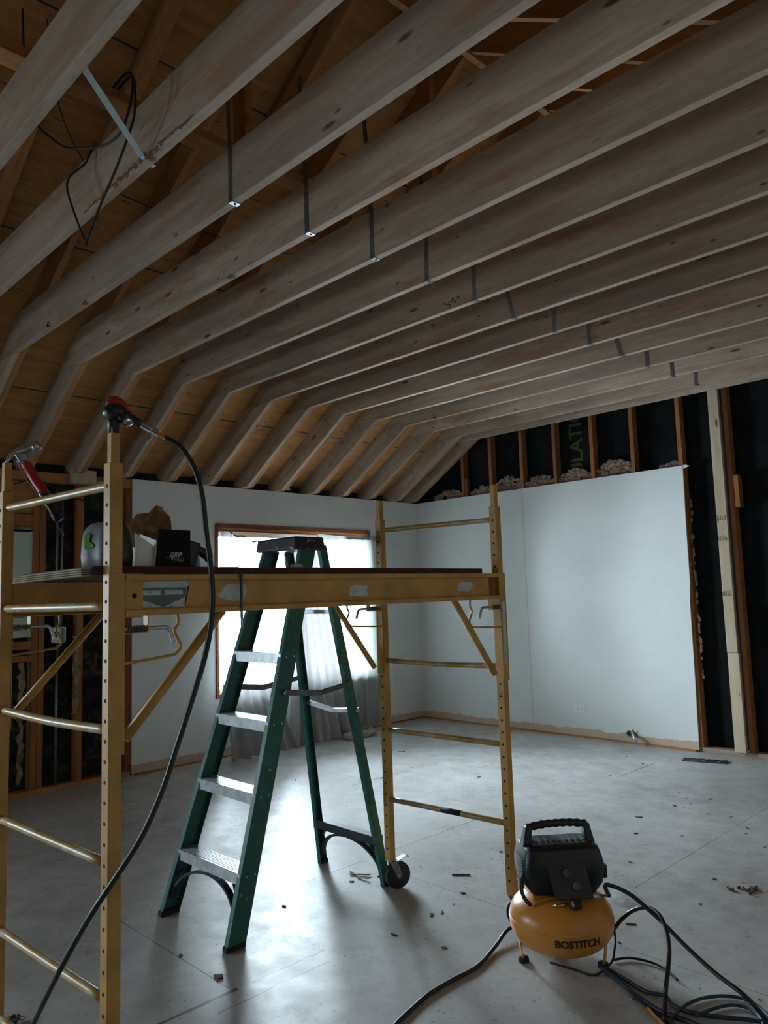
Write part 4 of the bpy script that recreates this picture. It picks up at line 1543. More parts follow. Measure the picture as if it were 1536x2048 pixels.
# shoes
for x, fn, sx in ((FLb, fp, 1), (FRb, fp, -1), (RLb, rp, 1), (RRb, rp, -1)):
    c = Vector(fn(x, 0.0)) - OFF
    dy = 0.045 if fn is fp else -0.022
    hw = 0.046 if fn is fp else 0.025
    MB().box(c.x - 0.004 if sx > 0 else c.x - 0.028, c.x + 0.028 if sx > 0 else c.x + 0.004, c.y + dy - hw, c.y + dy + hw, 0.0, 0.022).build('shoe', M['rubber_matte'], lad, bevel=0.003)
# hinge spreaders, two flat bars per side
for s, xa in ((1, 3.226), (-1, 2.775)):
    xa2 = 3.212 if s > 0 else 2.81
    A = Vector((xa + s * 0.004, -4.44 + 0.02, 0.985)) - OFF
    B = Vector((xa + s * 0.004, -4.19, 0.955)) - OFF
    Cc = Vector((xa2 + s * 0.006, -3.99, 0.985)) - OFF
    if s > 0:
        A = Vector((3.232, -4.405, 0.985)) - OFF
        B = Vector((3.232, -4.20, 0.962)) - OFF
        Cc = Vector((3.218, -3.985, 0.985)) - OFF
    g = MB().bar(A, B, (1, 0, 0), (0, 0.1, 1), 0.0015, 0.013)
    g.bar(B, Cc, (1, 0, 0), (0, -0.1, 1), 0.0015, 0.013)
    sp = g.build('spreader', M['dark_steel'], lad, bevel=0.0005, seg=1)
    MB().lathe([(0.010, 0), (0.009, 0.004), (0, 0.005)], (A.x, A.y, A.z), (s, 0, 0), 12).build('rivets', M['steel'], sp, smooth=True)
# rear braces
g = MB()
for a, b in (((2.835, -3.96, 0.862), (3.04, -3.955, 0.835)), ((3.04, -3.955, 0.835), (3.225, -3.96, 0.852))):
    g.bar(Vector(a) - OFF, Vector(b) - OFF, (0, 1, 0.1), (0.1, 0, 1), 0.010, 0.010)
g.build('rear_brace', M['alu'], lad, bevel=0.001)
g = MB().bar(Vector((2.88, -4.05, 1.33)) - OFF, Vector((3.2, -4.05, 1.33)) - OFF, (0, 1, 0), (0, 0, 1), 0.010, 0.010)
g.build('rear_brace', M['alu'], lad, bevel=0.001)
# top cap
g = MB()
zc0, zc1 = 1.628, 1.692
v = []
x0, x1, y0, y1 = 2.885, 3.198, -4.298, -4.125
g.hexa([(x0 - OFF.x - 0.006, y0 - 0.010 - OFF.y, zc0), (x1 - OFF.x + 0.006, y0 - 0.010 - OFF.y, zc0), (x1 - OFF.x + 0.006, y1 + 0.010 - OFF.y, zc0), (x0 - 0.006 - OFF.x, y1 + 0.010 - OFF.y, zc0),
        (x0 - OFF.x, y0 - OFF.y, zc1), (x1 - OFF.x, y0 - OFF.y, zc1), (x1 - OFF.x, y1 - OFF.y, zc1), (x0 - OFF.x, y1 - OFF.y, zc1)])
cap = g.build('top_cap', M['cap'], lad, bevel=0.012, seg=3)

# ================================================================== COMPRESSOR
CP = Vector((4.275, -3.887, 0))
ca = radians(-40)                    # direction its front faces
nf = Vector((cos(ca), sin(ca), 0))   # front normal
rotz = ca + pi / 2
comp = empty('air_compressor', CP, 'orange pancake air compressor with black motor shroud and carry handle', 'air compressor', rotz=rotz)
# local frame: -y faces the camera side, x to the right
A_, Cc_ = 0.197, 0.118
ZC = 0.151


def tank_r(h):
    """superellipse profile"""
    t = min(1, abs(h) / Cc_)
    return A_ * (1 - t ** 2.3) ** (1 / 2.3)


prof = []
for i in range(33):
    h = -Cc_ + 2 * Cc_ * i / 32
    h = Cc_ * sin(-pi / 2 + pi * i / 32)
    prof.append((max(tank_r(h), 0 if i in (0, 32) else 0.012), ZC + h))
prof[0] = (0, ZC - Cc_)
prof[-1] = (0, ZC + Cc_)
MB().lathe(prof, (0, 0, 0), (0, 0, 1), 64).build('tank', M['tank'], comp, smooth=True)
MB().lathe([(A_ - 0.0006, ZC + 0.004), (A_ + 0.0014, ZC + 0.007), (A_ + 0.0014, ZC + 0.010), (A_ - 0.0006, ZC + 0.013)], (0, 0, 0), (0, 0, 1), 64).build('weld_seam', M['tank'], comp, smooth=True)
# legs
for a in (radians(181), radians(-37), radians(75)):
    d = Vector((cos(a), sin(a), 0))
    t = Vector((-sin(a), cos(a), 0))
    r0_, r1_ = 0.165, 0.172
    g = MB().bar(d * 0.172 + Vector((0, 0, 0.105)), d * 0.160 + Vector((0, 0, 0.018)), t, d, 0.016, 0.002)
    lg = g.build('leg', M['tank'], comp, bevel=0.001)
    c = d * 0.155
    MB().lathe([(0.019, 0), (0.021, 0.004), (0.019, 0.018), (0.0, 0.02)], (c.x, c.y, 0.0), (0, 0, 1), 16).build('rubber_foot', M['rubber_matte'], lg, smooth=True)
# saddle between tank and shroud
MB().box(-0.125, 0.125, -0.07, 0.09, 0.235, 0.275).build('saddle', M['tank'], comp, bevel=0.006)
# shroud body
g = MB()
sx, sy = 0.158, 0.108
lev = [(0.265, 0.80, 0.80), (0.300, 0.96, 0.92), (0.36, 1.0, 1.0), (0.395, 0.96, 0.96), (0.425, 0.90, 0.84), (0.435, 0.80, 0.66)]
rings = []
for z, fx, fy in lev:
    ring = []
    for k in range(32):
        t = 2 * pi * k / 32
        ct, stt = cos(t), sin(t)
        e_ = 0.30
        ring.append(g.bm.verts.new((sx * fx * abs(ct) ** e_ * (1 if ct > 0 else -1), sy * fy * abs(stt) ** e_ * (1 if stt > 0 else -1), z)))
    rings.append(ring)
for A, B in zip(rings, rings[1:]):
    for k in range(32):
        g.bm.faces.new([A[k], A[(k + 1) % 32], B[(k + 1) % 32], B[k]])
g.bm.faces.new(rings[0][::-1])
g.bm.faces.new(rings[-1])
shroud = g.build('motor_shroud', M['navy'], comp, smooth=True)
md = shroud.modifiers.new('es', 'EDGE_SPLIT')
md.split_angle = radians(35)
# dusty top and corrugated handle well
g = MB()
g.box(-0.108, 0.108, -0.052, 0.055, 0.434, 0.438)
for k in range(9):
    g.box(-0.10 + k * 0.024, -0.09 + k * 0.024, -0.03, 0.03, 0.438, 0.445)
g.build('dusty_top', M['dust'], shroud, bevel=0.001)
# side louvres
for k in range(11):
    z = 0.292 + k * 0.010
    g = MB().box(-0.162, -0.155, -0.075, 0.02, z, z + 0.004)
    g.build('louvre', M['black'], shroud)
# handle
def hbar(name, pts, r, mat):
    return MB().tube(spline(pts, 6), r, 12).build(name, mat, comp, smooth=True)


for s in (-1, 1):
    g = MB()
    g.hexa([(s * 0.128 - 0.017, -0.030, 0.415), (s * 0.128 + 0.017, -0.030, 0.415), (s * 0.128 + 0.017, 0.026, 0.415), (s * 0.128 - 0.017, 0.026, 0.415),
            (s * 0.113 - 0.012, -0.016, 0.498), (s * 0.113 + 0.014, -0.016, 0.498), (s * 0.113 + 0.014, 0.016, 0.498), (s * 0.113 - 0.012, 0.016, 0.498)])
    g.build('handle_post', M['black'], comp, bevel=0.004)
pts = [(-0.118, 0, 0.488), (-0.06, 0, 0.497), (0, 0, 0.500), (0.06, 0, 0.499), (0.118, 0, 0.492)]
P_ = spline(pts, 10)
rs = [0.0145 + 0.0016 * sin(i * 1.35) for i in range(len(P_))]
MB().tube(P_, rs, 12).build('carry_handle', M['black'], comp, smooth=True)
# control panel, sloping to the front
g = MB()
g.hexa([(-0.050, -0.152, 0.268), (0.085, -0.152, 0.268), (0.085, -0.085, 0.268), (-0.050, -0.085, 0.268),
        (-0.082, -0.104, 0.385), (0.070, -0.104, 0.385), (0.070, -0.080, 0.385), (-0.082, -0.080, 0.385)])
pan = g.build('control_panel', M['dark_plastic'], comp, bevel=0.006)
pn = Vector((0, -0.115, 0.05)).normalized()
for x, z in ((-0.005, 0.352), (0.025, 0.312)):
    y = -0.104 - (0.385 - z) * 0.41
    gz = MB().lathe([(0.019, 0), (0.019, 0.006), (0.016, 0.007), (0, 0.007)], (x, y, z), pn, 20).build('pressure_gauge', M['black'], pan, bevel=0.001)
    MB().lathe([(0.0145, 0.0071), (0.0145, 0.0076), (0, 0.0076)], (x, y, z), pn, 20).build('gauge_dial', M['dust'], gz)
# regulator knob and its tube, quick connector
MB().lathe([(0.020, 0), (0.021, 0.02), (0.018, 0.026), (0, 0.026)], (0.012, -0.150, 0.262), (0.1, -0.55, -0.6), 14).build('regulator_knob', M['navy'], comp, bevel=0.002)
MB().lathe([(0.012, 0), (0.013, 0.03), (0.009, 0.034), (0.009, 0.05), (0, 0.05)], (0.072, -0.112, 0.264), (1, -0.25, 0.05), 12).build('quick_connector', M['steel'], comp, smooth=True)
MB().tube([(0.119, -0.124, 0.2665), (0.148, -0.132, 0.268)], 0.006, 10).build('brass_fitting', M['brass'], comp, smooth=True)
MB().tube([(-0.010, -0.135, 0.252), (-0.045, -0.140, 0.248), (-0.065, -0.128, 0.246)], 0.006, 8).build('copper_line', M['brass'], comp, smooth=True)
MB().tube(spline([(-0.150, -0.06, 0.345), (-0.168, -0.075, 0.31), (-0.165, -0.085, 0.27), (-0.140, -0.092, 0.236)]), 0.0075, 8).build('pressure_line', M['rubber'], comp, smooth=True)
MB().box(0.140, 0.172, -0.062, -0.020, 0.305, 0.355).build('side_latch', M['black'], comp, bevel=0.005)
MB().box(0.05, 0.085, -0.097, -0.090, 0.392, 0.402).build('power_switch', M['redcap'], comp, bevel=0.002)
# lettering wrapped on the tank
me = text_mesh('BOSTITCH', 0.044, extrude=0.0004, bold=0.0014)
tb = bmesh.new()
tb.from_mesh(me)
bmesh.ops.triangulate(tb, faces=tb.faces)
bmesh.ops.subdivide_edges(tb, edges=[e_ for e_ in tb.edges if e_.calc_length() > 0.004], cuts=3, use_grid_fill=True)
bmesh.ops.triangulate(tb, faces=tb.faces)
tb.to_mesh(me)
tb.free()
span = max(v.co.x for v in me.vertices) - min(v.co.x for v in me.vertices)
th0 = radians(-90 + 1)
zt0 = 0.131
for v in me.vertices:
    x, y, ez = v.co
    x *= 0.172 / span
    y *= 0.172 / span * 1.0
    h = zt0 + y - ZC
    r = tank_r(h) + 0.0014 + ez
    a = th0 + x / A_
    v.co = Vector((r * cos(a), r * sin(a), zt0 + y))
me.materials.clear()
me.materials.append(M['ink'])
o = bpy.data.objects.new('maker_lettering', me)
COL.objects.link(o)
o.parent = comp

def at(px, py, D):
    d = CF + CR * ((px - 768) / F_PX) + CU * ((1024 - py) / F_PX)
    return CAM_POS + d * D


def fl(px, py, z=0.008):
    d = CF + CR * ((px - 768) / F_PX) + CU * ((1024 - py) / F_PX)
    return CAM_POS + d * ((z - CAM_POS.z) / d.z)


def hose(name, pts, r, mat, label, cat, n=8, group=None):
    o = MB().tube(spline(pts, n), r, 10).build(name, mat, smooth=True)
    return tag(o, label, cat, group)


# --- hoses and cords on the floor
cq = comp.matrix_world
bf = CP + Matrix.Rotation(rotz, 3, 'Z') @ Vector((0.148, -0.132, 0.268))
hz_ = [bf, at(1210, 1771, 2.80), at(1228, 1773, 2.80), at(1262, 1790, 2.78), at(1300, 1822, 2.74), at(1332, 1852, 2.70), at(1372, 1893, 2.64), at(1430, 1946, 2.55), at(1490, 1992, 2.44), fl(1540, 2046), fl(1600, 2110)]
hose('air_hose', hz_, 0.0076, M['rubber'], 'thick black air hose arching from the compressor to the lower right corner', 'hose')
p = [CP + Vector((0.10, 0.17, 0.05)), at(1222, 1870, 2.98), at(1231, 1854, 2.90), at(1248, 1834, 2.86), at(1268, 1820, 2.83), at(1292, 1815, 2.79), at(1316, 1827, 2.73), at(1331, 1856, 2.66), at(1338, 1895, 2.58), at(1336, 1940, 2.49), at(1331, 1985, 2.42), fl(1329, 2040), fl(1322, 2110)]
hose('air_hose', p, 0.0076, M['rubber'], 'black hose looping down beside the compressor towards the bottom edge', 'hose')
p = [at(1228, 1858, 2.92), at(1231, 1880, 2.90), at(1229, 1900, 2.88), fl(1222, 1926), fl(1190, 1950), fl(1150, 1940), fl(1100, 1925)]
hose('power_cord', p, 0.0042, M['rubber_matte'], 'thin black power cord dropping beside the right of the tank', 'cord')
p = [fl(1052, 1862), fl(1020, 1868), fl(990, 1896), fl(955, 1932), fl(905, 1960), fl(862, 1985), fl(822, 2019), fl(790, 2050), fl(740, 2110)]
p[1].z = 0.03
p[2].z = 0.012
hose('air_hose', p, 0.0076, M['rubber'], 'black air hose snaking from the compressor to the bottom centre', 'hose')
p = [fl(1205, 1935), fl(1222, 1950), fl(1250, 1972), fl(1285, 2000), fl(1320, 2022), fl(1370, 2040), fl(1420, 2062)]
hose('blue_cord', p, 0.008, M['blue_hose'], 'blue-grey cord running from under the compressor to the tangle', 'cord')
p = [fl(1215, 1938), fl(1245, 1955), fl(1290, 1982), fl(1330, 1992), fl(1345, 2010), fl(1380, 2024), fl(1440, 2034), fl(1500, 2040), fl(1560, 2050)]
hose('blue_cord', p, 0.007, M['blue_hose'], 'second blue-grey cord crossing under the hose loop', 'cord')
p = [fl(1225, 1920), fl(1260, 1916), fl(1300, 1924), fl(1330, 1938), fl(1355, 1960)]
hose('extension_cord', p, 0.0045, M['rubber_matte'], 'short black cord curving on the floor behind the hose loop', 'cord')
p = [fl(1345, 2036), fl(1366, 2014), fl(1400, 1998), fl(1440, 1992), fl(1480, 1996), fl(1515, 2012), fl(1545, 2040)]
hose('blue_cord', p, 0.0055, M['blue_hose'], 'thin dark cord bowing over the tangle at the lower right', 'cord')
p = [fl(1392, 2032), fl(1425, 2018), fl(1462, 2010), fl(1495, 2016), fl(1520, 2034), fl(1530, 2060)]
hose('blue_cord', p, 0.0055, M['blue_hose'], 'inner loop of thin cord at the lower right corner', 'cord')
p = [fl(1330, 2018), fl(1345, 2030), fl(1372, 2048), fl(1400, 2070)]
hose('orange_wire', [fl(1296, 2016), fl(1312, 2034), fl(1330, 2052)], 0.005, M['tank'], 'short orange wire end among the cords at bottom right', 'wire')
p = [fl(1230, 1948), fl(1262, 1985), fl(1292, 2012), fl(1340, 2044), fl(1370, 2062)]
hose('extension_cord', p, 0.0045, M['rubber_matte'], 'black cord lying alongside the blue-grey cord at bottom right', 'cord')

# ================================================================== NAILER WITH HOSE
stub = SW(PS, 0, 1.872)
na = empty('palm_nailer', stub, 'black palm nailer with red top hanging on the near post of the scaffold', 'nailer')
hd = (CR * 0.80 - Vector((0, 0, 1)) * 0.5).normalized()
g = MB()
g.tube([(0, 0, -0.012), (0, 0, 0.018), (0.001, 0.001, 0.03)], [0.0155, 0.0165, 0.020], 16)
g.build('nose', M['black'], na, smooth=True)
g = MB()
g.ball(tuple(CR * 0.004 + Vector((0, 0, 0.046))), (0.034, 0.034, 0.025), 3)
g.ball(tuple(CR * 0.028 + Vector((0, 0, 0.034))), (0.022, 0.022, 0.019), 3)
body = g.build('body', M['black'], na, smooth=True)
g = MB().ball((0, 0, 0), (0.037, 0.029, 0.011), 3)
g.xform(Matrix.Translation(CR * 0.012 + Vector((0, 0, 0.060))) @ frame_m((0, 0, 0), CR - Vector((0, 0, 0.42)), CF.cross(CR)))
g.build('red_top', M['redcap'], na, smooth=True)
b0_ = CR * 0.036 + Vector((0, 0, 0.020))
pA, pB, pC, pD, pE = [at(x, y, 1.95) - stub for x, y in ((266, 838), (284, 850), (304, 860), (317, 867), (330, 875))]
MB().tube([b0_, pA, pB], [0.013, 0.011, 0.008], 12).build('inlet', M['black'], na, smooth=True)
MB().tube([pB, pB.lerp(pC, .3), pB.lerp(pC, .32), pC, pC.lerp(pD, .1), pD], [0.0085, 0.0085, 0.0105, 0.0105, 0.0095, 0.0095], 14).build('steel_coupler', M['steel'], na)
MB().tube([pD, pE], 0.0052, 10).build('brass_fitting', M['brass'], na)
pts = [(330, 875, 1.95), (362, 895, 1.95), (388, 935, 1.95), (404, 990, 1.94), (412, 1060, 1.93), (421, 1130, 1.92), (425, 1190, 1.91), (422, 1250, 1.90), (408, 1320, 1.90), (384, 1400, 1.88),
       (355, 1490, 1.86), (325, 1580, 1.83), (284, 1672, 1.80), (235, 1750, 1.78), (188, 1820, 1.77), (145, 1893, 1.78), (105, 1968, 1.80), (68, 2044, 1.86), (30, 2130, 1.98)]
P = [at(*q) for q in pts] + [Vector((3.70, -5.80, 0.03)), Vector((3.55, -6.0, 0.01)), Vector((3.6, -6.5, 0.01))]
hose('nailer_air_hose', P, 0.0070, M['rubber'], 'long black air hose hanging from the nailer past the near post', 'hose')

# ================================================================== HAMMER
D0 = 2.43
ham = empty('claw_hammer', at(30, 926, D0), 'claw hammer with red and black grip hooked over the far left post', 'hammer')
O0 = at(30, 926, D0)


def hp_(px, py, D=D0):
    return at(px, py, D) - O0


MB().tube([hp_(38, 912), hp_(48, 925), hp_(60, 948)], [0.010, 0.0075, 0.006], 10).build('neck', M['steel'], ham, smooth=True)
g = MB()
hpts = [hp_(12, 925, D0 - .005), hp_(22, 911), hp_(36, 902), hp_(50, 897), hp_(60, 892), hp_(64, 890)]
g.tube(spline(hpts, 4), [0.004 + 0.0085 * min(1, i / 12) for i in range(21)], 12)
g.tube([hp_(64, 890), hp_(67, 893), hp_(68, 894), hp_(78, 889.5)], [0.010, 0.010, 0.0145, 0.0145], 16)
g.build('head', M['steel'], ham, smooth=True)
g = MB().bar(hp_(40, 908), hp_(52, 926), CR, CF, 0.017, 0.009)
g.build('cheek', M['alu'], ham, bevel=0.003)
g = MB().tube(spline([hp_(52, 926), hp_(62, 945, D0 - .01), hp_(74, 965, D0 - .02), hp_(86, 982, D0 - .03), hp_(90, 990, D0 - .035)], 5), [0.0150] * 10 + [0.0155] * 11, 12)
g.build('red_grip', M['red'], ham, smooth=True)
g = MB().tube(spline([hp_(84, 984, D0 - .033), hp_(95, 1002, D0 - .045), hp_(107, 1022, D0 - .055), (hp_(118, 1040, D0 - .065))], 5), [0.0130] * 5 + [0.0135] * 6 + [0.0150] * 5, 12)
g.build('black_grip', M['rubber'], ham, smooth=True)
g = MB().bar(hp_(33, 922, D0 - .012), hp_(50, 955, D0 - .018), CF, CR, 0.002, 0.0015)
g.bar(hp_(50, 955, D0 - .018), hp_(78, 992, D0 - .04), CF, CR, 0.002, 0.0015)
g.build('shaft_edge', M['alu'], ham)
hose('thin_antenna_wire', [at(92, 1012, 2.30), at(108, 1040, 2.36), at(127, 1070, 2.45)], 0.0015, M['conduit'], 'thin grey wire trailing from below the hammer grip', 'wire', n=4)

# ================================================================== THINGS ON THE PLATFORM
PZ = 1.5070


def platbox(name, u0, u1, w0, w1, z0, z1, mat, label, cat, taper=0.0):
    e = empty(name, SW((u0 + u1) / 2, (w0 + w1) / 2, z0), label, cat, rotz=th)
    return e


# "GRIP FAST" nail box: open top flap
u0, u1, w0, w1 = 0.185, 0.298, 0.060, 0.150
e = empty('nail_box', SW((u0 + u1) / 2, (w0 + w1) / 2, PZ), 'open black carton of nails with pale lettering, beside the air hose', 'box', rotz=th)
hu, hw_ = (u1 - u0) / 2, (w1 - w0) / 2
g = MB()
t = 0.0015
g.prism([(-hu - 0.004, 0), (hu, 0), (hu, 0.108), (-hu + 0.008, 0.108)], 0, hw_ - t, hw_)
g.box(-hw_, hw_ - t, hu - t, hu, 0, 0.075)
g.box(-hw_, -hw_ + t, -hu, hu, 0, 0.075)
g.box(-hw_, hw_, -hu, hu, 0, t)
g.build('carton', M['carton_black'], e)
g = MB().hexa([(-hw_, -hu - 0.0, 0), (hw_ - 0.002, -hu - 0.001, 0), (hw_ - 0.002, -hu + 0.001, 0), (-hw_, -hu + 0.0015, 0),
               (-hw_, -hu, 0.10), (hw_ - 0.002, -hu, 0.075), (hw_ - 0.002, -hu + 0.0015, 0.075), (-hw_, -hu + 0.0015, 0.10)])
g.build('white_inner_flap', M['card_white'], e)
fr = frame_m((hw_ + 0.0006, 0.004, 0.028), (0, 1, 0), (0, 0, 1))
text_obj('lettering', 'GRIP', 0.0185, M['label_mark'], frame_m((hw_ + 0.0004, 0.006, 0.034), (0, 1, 0), (0, 0, 1)), e, shear=0.3, bold=0.0003, extrude=0.0002)
text_obj('lettering', 'FAST', 0.0175, M['label_green'], frame_m((hw_ + 0.0004, 0.016, 0.020), (0, 1, 0), (0, 0, 1)), e, shear=0.3, bold=0.0003, extrude=0.0002)
MB().prism([(-0.028, 0.026), (0.000, 0.0275), (-0.006, 0.019), (-0.008, 0.0245)], 0, hw_ + 0.0002, hw_ + 0.0008).build('arrow_mark', M['label_mark'], e)

# white-sided carton left of it
u0, u1, w0, w1 = 0.128, 0.182, 0.075, 0.20
e = empty('white_carton', SW((u0 + u1) / 2, (w0 + w1) / 2, PZ), 'open carton with a plain white side left of the black nail box', 'box', rotz=th)
g = MB()
hu, hw_ = (u1 - u0) / 2, (w1 - w0) / 2
g.prism([(-hu, 0.0), (hu + 0.004, 0.0), (hu, 0.062), (hu - 0.010, 0.068), (-hu - 0.002, 0.096)], 0, hw_ - 0.002, hw_)
g.box(-hw_, hw_, -hu, -hu + 0.002, 0, 0.055)
g.box(-hw_, hw_, hu - 0.002, hu, 0, 0.055)
g.box(-hw_, -hw_ + 0.002, -hu, hu, 0, 0.055)
g.box(-hw_, hw_, -hu, hu, 0, 0.002)
g.build('carton', M['card_white'], e)
# kraft paper crumpled behind
e = empty('kraft_paper', SW(0.265, 0.25, PZ), 'crumpled brown kraft paper sticking up behind the cartons', 'paper', rotz=th)
rnd = random.Random(5)
g = MB()
gg = bmesh.ops.create_grid(g.bm, x_segments=9, y_segments=9, size=0.5)
for v in g.bm.verts:
    s, t_ = v.co.x + 0.5, v.co.y + 0.5
    y = -0.055 + 0.125 * s
    z = 0.02 + (0.128 + 0.03 * sin(s * pi) + (0.028 if 0.62 < s < 0.95 else 0)) * t_
    x = 0.03 * sin(s * 5 + t_ * 3) + rnd.uniform(-0.012, 0.012)
    v.co = Vector((x, y + rnd.uniform(-0.006, 0.006), z))
g.build('sheet', M['kraft'], e)
md = bpy.data.objects['sheet'].modifiers.new('sol', 'SOLIDIFY')
md.thickness = 0.001
# black bag between post and carton
e = empty('black_tool_bag', SW(0.085, 0.075, PZ), 'black bag standing behind the near post of the scaffold', 'bag', rotz=th)
g = MB()
prof = [(0.0, 0.036, 0.034), (0.03, 0.038, 0.036), (0.06, 0.036, 0.036), (0.075, 0.030, 0.034), (0.10, 0.024, 0.030), (0.125, 0.012, 0.022), (0.134, 0.004, 0.014)]
rings = []
rnd = random.Random(2)
for z, ry, rx in prof:
    rings.append([g.bm.verts.new((rx * cos(2 * pi * k / 20) * rnd.uniform(.94, 1.06), -0.008 + ry * sin(2 * pi * k / 20) * rnd.uniform(.94, 1.06), z)) for k in range(20)])
for A, B in zip(rings, rings[1:]):
    for k in range(20):
        g.bm.faces.new([A[k], A[(k + 1) % 20], B[(k + 1) % 20], B[k]])
g.bm.faces.new(rings[0][::-1])
g.bm.faces.new(rings[-1])
g.build('bag_body', M['black'], e, smooth=True)
# grey bag, seen left of the near post
e = empty('grey_plastic_bag', SW(0.232, 0.42, PZ), 'grey plastic bag with lime green print behind the near post', 'bag', rotz=th)
g = MB()
prof = [(0.0, 0.060, 0.07), (0.05, 0.064, 0.075), (0.09, 0.062, 0.072), (0.125, 0.060, 0.068), (0.142, 0.054, 0.060), (0.156, 0.042, 0.046), (0.161, 0.020, 0.024)]
rings = []
rnd = random.Random(4)
for z, ry, rx in prof:
    ring = []
    for k in range(28):
        t = 2 * pi * k / 28
        c, s = cos(t), sin(t)
        q = 0.32
        ring.append(g.bm.verts.new((rx * abs(c) ** q * (1 if c > 0 else -1) * rnd.uniform(.97, 1.03), ry * abs(s) ** q * (1 if s > 0 else -1) * rnd.uniform(.97, 1.03), z)))
    rings.append(ring)
for A, B in zip(rings, rings[1:]):
    for k in range(28):
        g.bm.faces.new([A[k], A[(k + 1) % 28], B[(k + 1) % 28], B[k]])
g.bm.faces.new(rings[0][::-1])
g.bm.faces.new(rings[-1])
g.build('bag_body', M['greybag'], e, smooth=True)
g = MB().prism([(-0.030, 0.080), (-0.028, 0.118), (-0.012, 0.124), (0.010, 0.116), (0.004, 0.095), (0.032, 0.082), (0.024, 0.074), (-0.024, 0.072)], 1, -0.0670, -0.0655)
g.build('green_print', M['lime'], e)

# framing nailer lying behind the hose: only its handle shows
e = empty('nail_gun', SW(0.335, 0.10, PZ), 'dark nail gun lying on the platform, rounded handle end behind the hose', 'nail gun', rotz=th)
g = MB().hexa([(-0.02, -0.035, 0), (0.02, -0.035, 0), (0.02, -0.005, 0), (-0.02, -0.005, 0), (-0.02, -0.035, 0.085), (0.02, -0.035, 0.085), (0.02, 0.018, 0.072), (-0.02, 0.018, 0.072)])
g.build('magazine', M['dark_plastic'], e, bevel=0.006)
MB().tube(spline([(0, -0.025, 0.070), (0, 0.004, 0.060), (0, 0.030, 0.048), (0, 0.052, 0.036)]), [0.016] * 8 + [0.0135] * 8 + [0.015] * 9, 14).build('handle', M['dark_plastic'], e, smooth=True)
MB().ball((0, 0.054, 0.034), (0.015, 0.014, 0.018), 3).build('handle_end', M['black'], e, smooth=True)
MB().hexa([(-0.006, -0.012, 0), (0.006, -0.012, 0), (0.006, 0.020, 0), (-0.006, 0.020, 0), (-0.006, 0.006, 0.05), (0.006, 0.006, 0.05), (0.006, 0.017, 0.045), (-0.006, 0.017, 0.045)]).build('trigger_guard', M['greybag'], e)
# paper crumple near the middle
e = MB()
rnd = random.Random(8)
gg = bmesh.ops.create_icosphere(e.bm, subdivisions=3, radius=1)
for v in e.bm.verts:
    n = rnd.uniform(0.8, 1.12)
    v.co = Vector((v.co.x * 0.018 * n, v.co.y * 0.026 * n, max(0, v.co.z * 0.013 * n + 0.002)))
o = e.build('paper_scrap', M['paper'])
o.location = SW(0.745, 0.09, PZ)
tag(o, 'crumpled white paper scrap on the platform in front of the ladder', 'paper')
# hooked bolt hanging over the beam
e = empty('hook_bolt', SW(0.412, -0.034, 1.484), 'threaded steel hook bolt hanging over the front beam', 'bolt', rotz=th)
MB().tube(spline([(-0.03, 0, -0.0), (-0.012, 0, 0.006), (0.0, 0, -0.002), (0.0, 0, -0.03)]), 0.0045, 8).build('hook', M['dark_steel'], e, smooth=True)
P_ = [(0.0, 0, -0.02 - i * 0.0015) for i in range(54)]
MB().tube(P_, [0.0052 if i % 2 else 0.0038 for i in range(54)], 10).build('thread', M['dark_steel'], e, smooth=True)
MB().tube([(0.0, 0, -0.10), (0.0, 0.0, -0.152), (0.0, 0.003, -0.160)], [0.0042, 0.0042, 0.003], 10).build('shank', M['steel'], e, smooth=True)

# ================================================================== FLOOR DEBRIS
g = MB()
g.bar((0, 0, 0.004), (0.09, 0.06, 0.006), (0, 0, 1), (0.5, -0.8, 0), 0.002, 0.006)
g.bar((0.06, 0.0, 0.003), (0.13, 0.01, 0.010), (0, 0, 1), (0, 1, 0), 0.002, 0.005)
g.bar((-0.03, 0.03, 0.003), (0.04, 0.01, 0.004), (0, 0, 1), (0, 1, 0), 0.002, 0.004)
o = g.build('splinter', M['plyply'])
o.location = (3.00, -3.84, 0.001)
tag(o, 'lifted splinters of subfloor beside the caster wheel', 'splinter')
o = MB().box(-0.045, 0.045, -0.004, 0.004, 0, 0.006).build('wood_stick', M['crumb'])
o.location = (3.43, -3.48, 0.001)
o.rotation_euler = (0, 0, radians(40))
tag(o, 'short dark stick on the floor right of the scaffold caster', 'stick')
o = MB().prism([(-0.02, -0.01), (0.015, -0.014), (0.025, 0.004), (0.0, 0.016)], 2, 0, 0.006).build('wood_flake', M['crumb'])
o.location = (3.40, -4.86, 0.001)
tag(o, 'dark flake on the floor just in front of the near ladder foot', 'flake')
# clump of plaster and a scrap of film
g = MB()
rnd = random.Random(31)
for i in range(26):
    g.ball((rnd.gauss(0, 0.05), rnd.gauss(0, 0.02), 0.006), tuple(rnd.uniform(.004, .012) for _ in range(3)), 1)
o = g.build('debris_clump', M['crumb'])
o.location = (4.56, -2.775, 0)
o.rotation_euler = (0, 0, radians(38))
tag(o, 'dark clump of wood crumbs on the floor at the right edge', 'debris', kind='stuff')
g = MB()
gg = bmesh.ops.create_grid(g.bm, x_segments=8, y_segments=8, size=0.5)
for v in g.bm.verts:
    v.co = Vector((v.co.x * 0.11, v.co.y * 0.16, 0.004 + rnd.uniform(0, 0.022)))
o = g.build('plastic_scrap', M['clearbag'])
o.location = (4.16, -3.22, 0.001)
tag(o, 'crumpled clear plastic scrap on the floor behind the compressor', 'plastic')

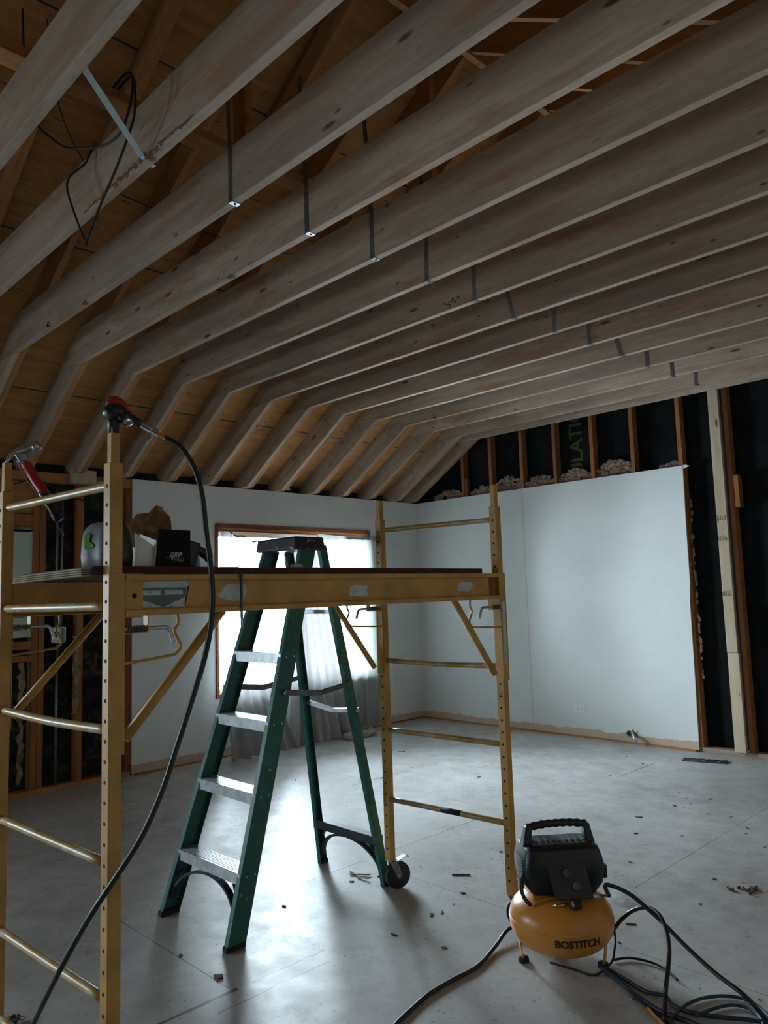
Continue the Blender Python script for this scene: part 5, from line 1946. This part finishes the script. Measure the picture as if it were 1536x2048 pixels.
# small chips scattered over the floor
rnd = random.Random(77)
protos = []
for k in range(4):
    g = MB()
    n = rnd.choice((4, 5, 6))
    poly = [(rnd.uniform(.5, 1) * 0.014 * cos(2 * pi * i / n) * (1.8 if k % 2 else 1), rnd.uniform(.5, 1) * 0.009 * sin(2 * pi * i / n)) for i in range(n)]
    g.prism(poly, 2, 0, 0.004)
    protos.append(g)
pobj = []
for k, g in enumerate(protos):
    pobj.append(g.build('wood_chip', M['crumb'] if k != 2 else M['crumb_pale']))
used = [False] * 4
spots = []
for i in range(110):
    if i < 62:
        x, y = rnd.uniform(3.6, 5.3), rnd.uniform(-4.2, -1.2)
    elif i < 92:
        x, y = rnd.uniform(1.0, 4.2), rnd.uniform(-5.2, -0.5)
    else:
        x, y = rnd.uniform(2.9, 3.9), rnd.uniform(-3.9, -3.0)
    if (x - CP.x) ** 2 + (y - CP.y) ** 2 < 0.06:
        continue
    spots.append((x, y))
for i, (x, y) in enumerate(spots):
    k = i % 4
    o = pobj[k]
    if used[k]:
        o = pobj[k].copy()
        COL.objects.link(o)
    used[k] = True
    o.location = (x, y, 0.0005)
    o.rotation_euler = (0, 0, rnd.uniform(0, 6.28))
    s = rnd.uniform(0.4, 1.15)
    o.scale = (s, s, s)
    area = 'right of the compressor' if x > 4.4 and y < -3.0 else 'behind the compressor towards the gable wall' if x > 3.6 else 'around the scaffold caster' if x > 2.85 and -3.95 < y < -2.95 else 'near the ladder feet' if y < -3.95 else 'in the lit area before the window'
    tag(o, '%s chip on the dusty floor %s' % ('small pale plaster' if k == 2 else 'small dark wood', area), 'chip', 'chips %s' % area)

# metal tool end at the lower left corner
e = empty('claw_bar', Vector((3.06, -5.56, 0.001)), 'grey metal claw end of a tool on the floor at the bottom left corner', 'tool')
T0 = Vector((3.06, -5.56, 0.001))
pts = [fl(-30, 2090, 0.012) - T0, fl(8, 2052, 0.012) - T0, fl(26, 2040, 0.016) - T0, fl(38, 2034, 0.014) - T0]
MB().tube(spline(pts, 5), [0.012] * 8 + [0.016] * 4 + [0.010] * 4, 12).build('claw', M['dark_steel'], e, smooth=True)
MB().tube([fl(32, 2036, 0.014) - T0, fl(46, 2036, 0.012) - T0, fl(53, 2033, 0.010) - T0], [0.008, 0.007, 0.004], 8).build('claw_tip', M['alu'], e, smooth=True)
MB().tube([fl(-60, 2120, 0.010) - T0, fl(20, 2048, 0.010) - T0], 0.011, 10).build('grip', M['rubber_matte'], e, smooth=True)
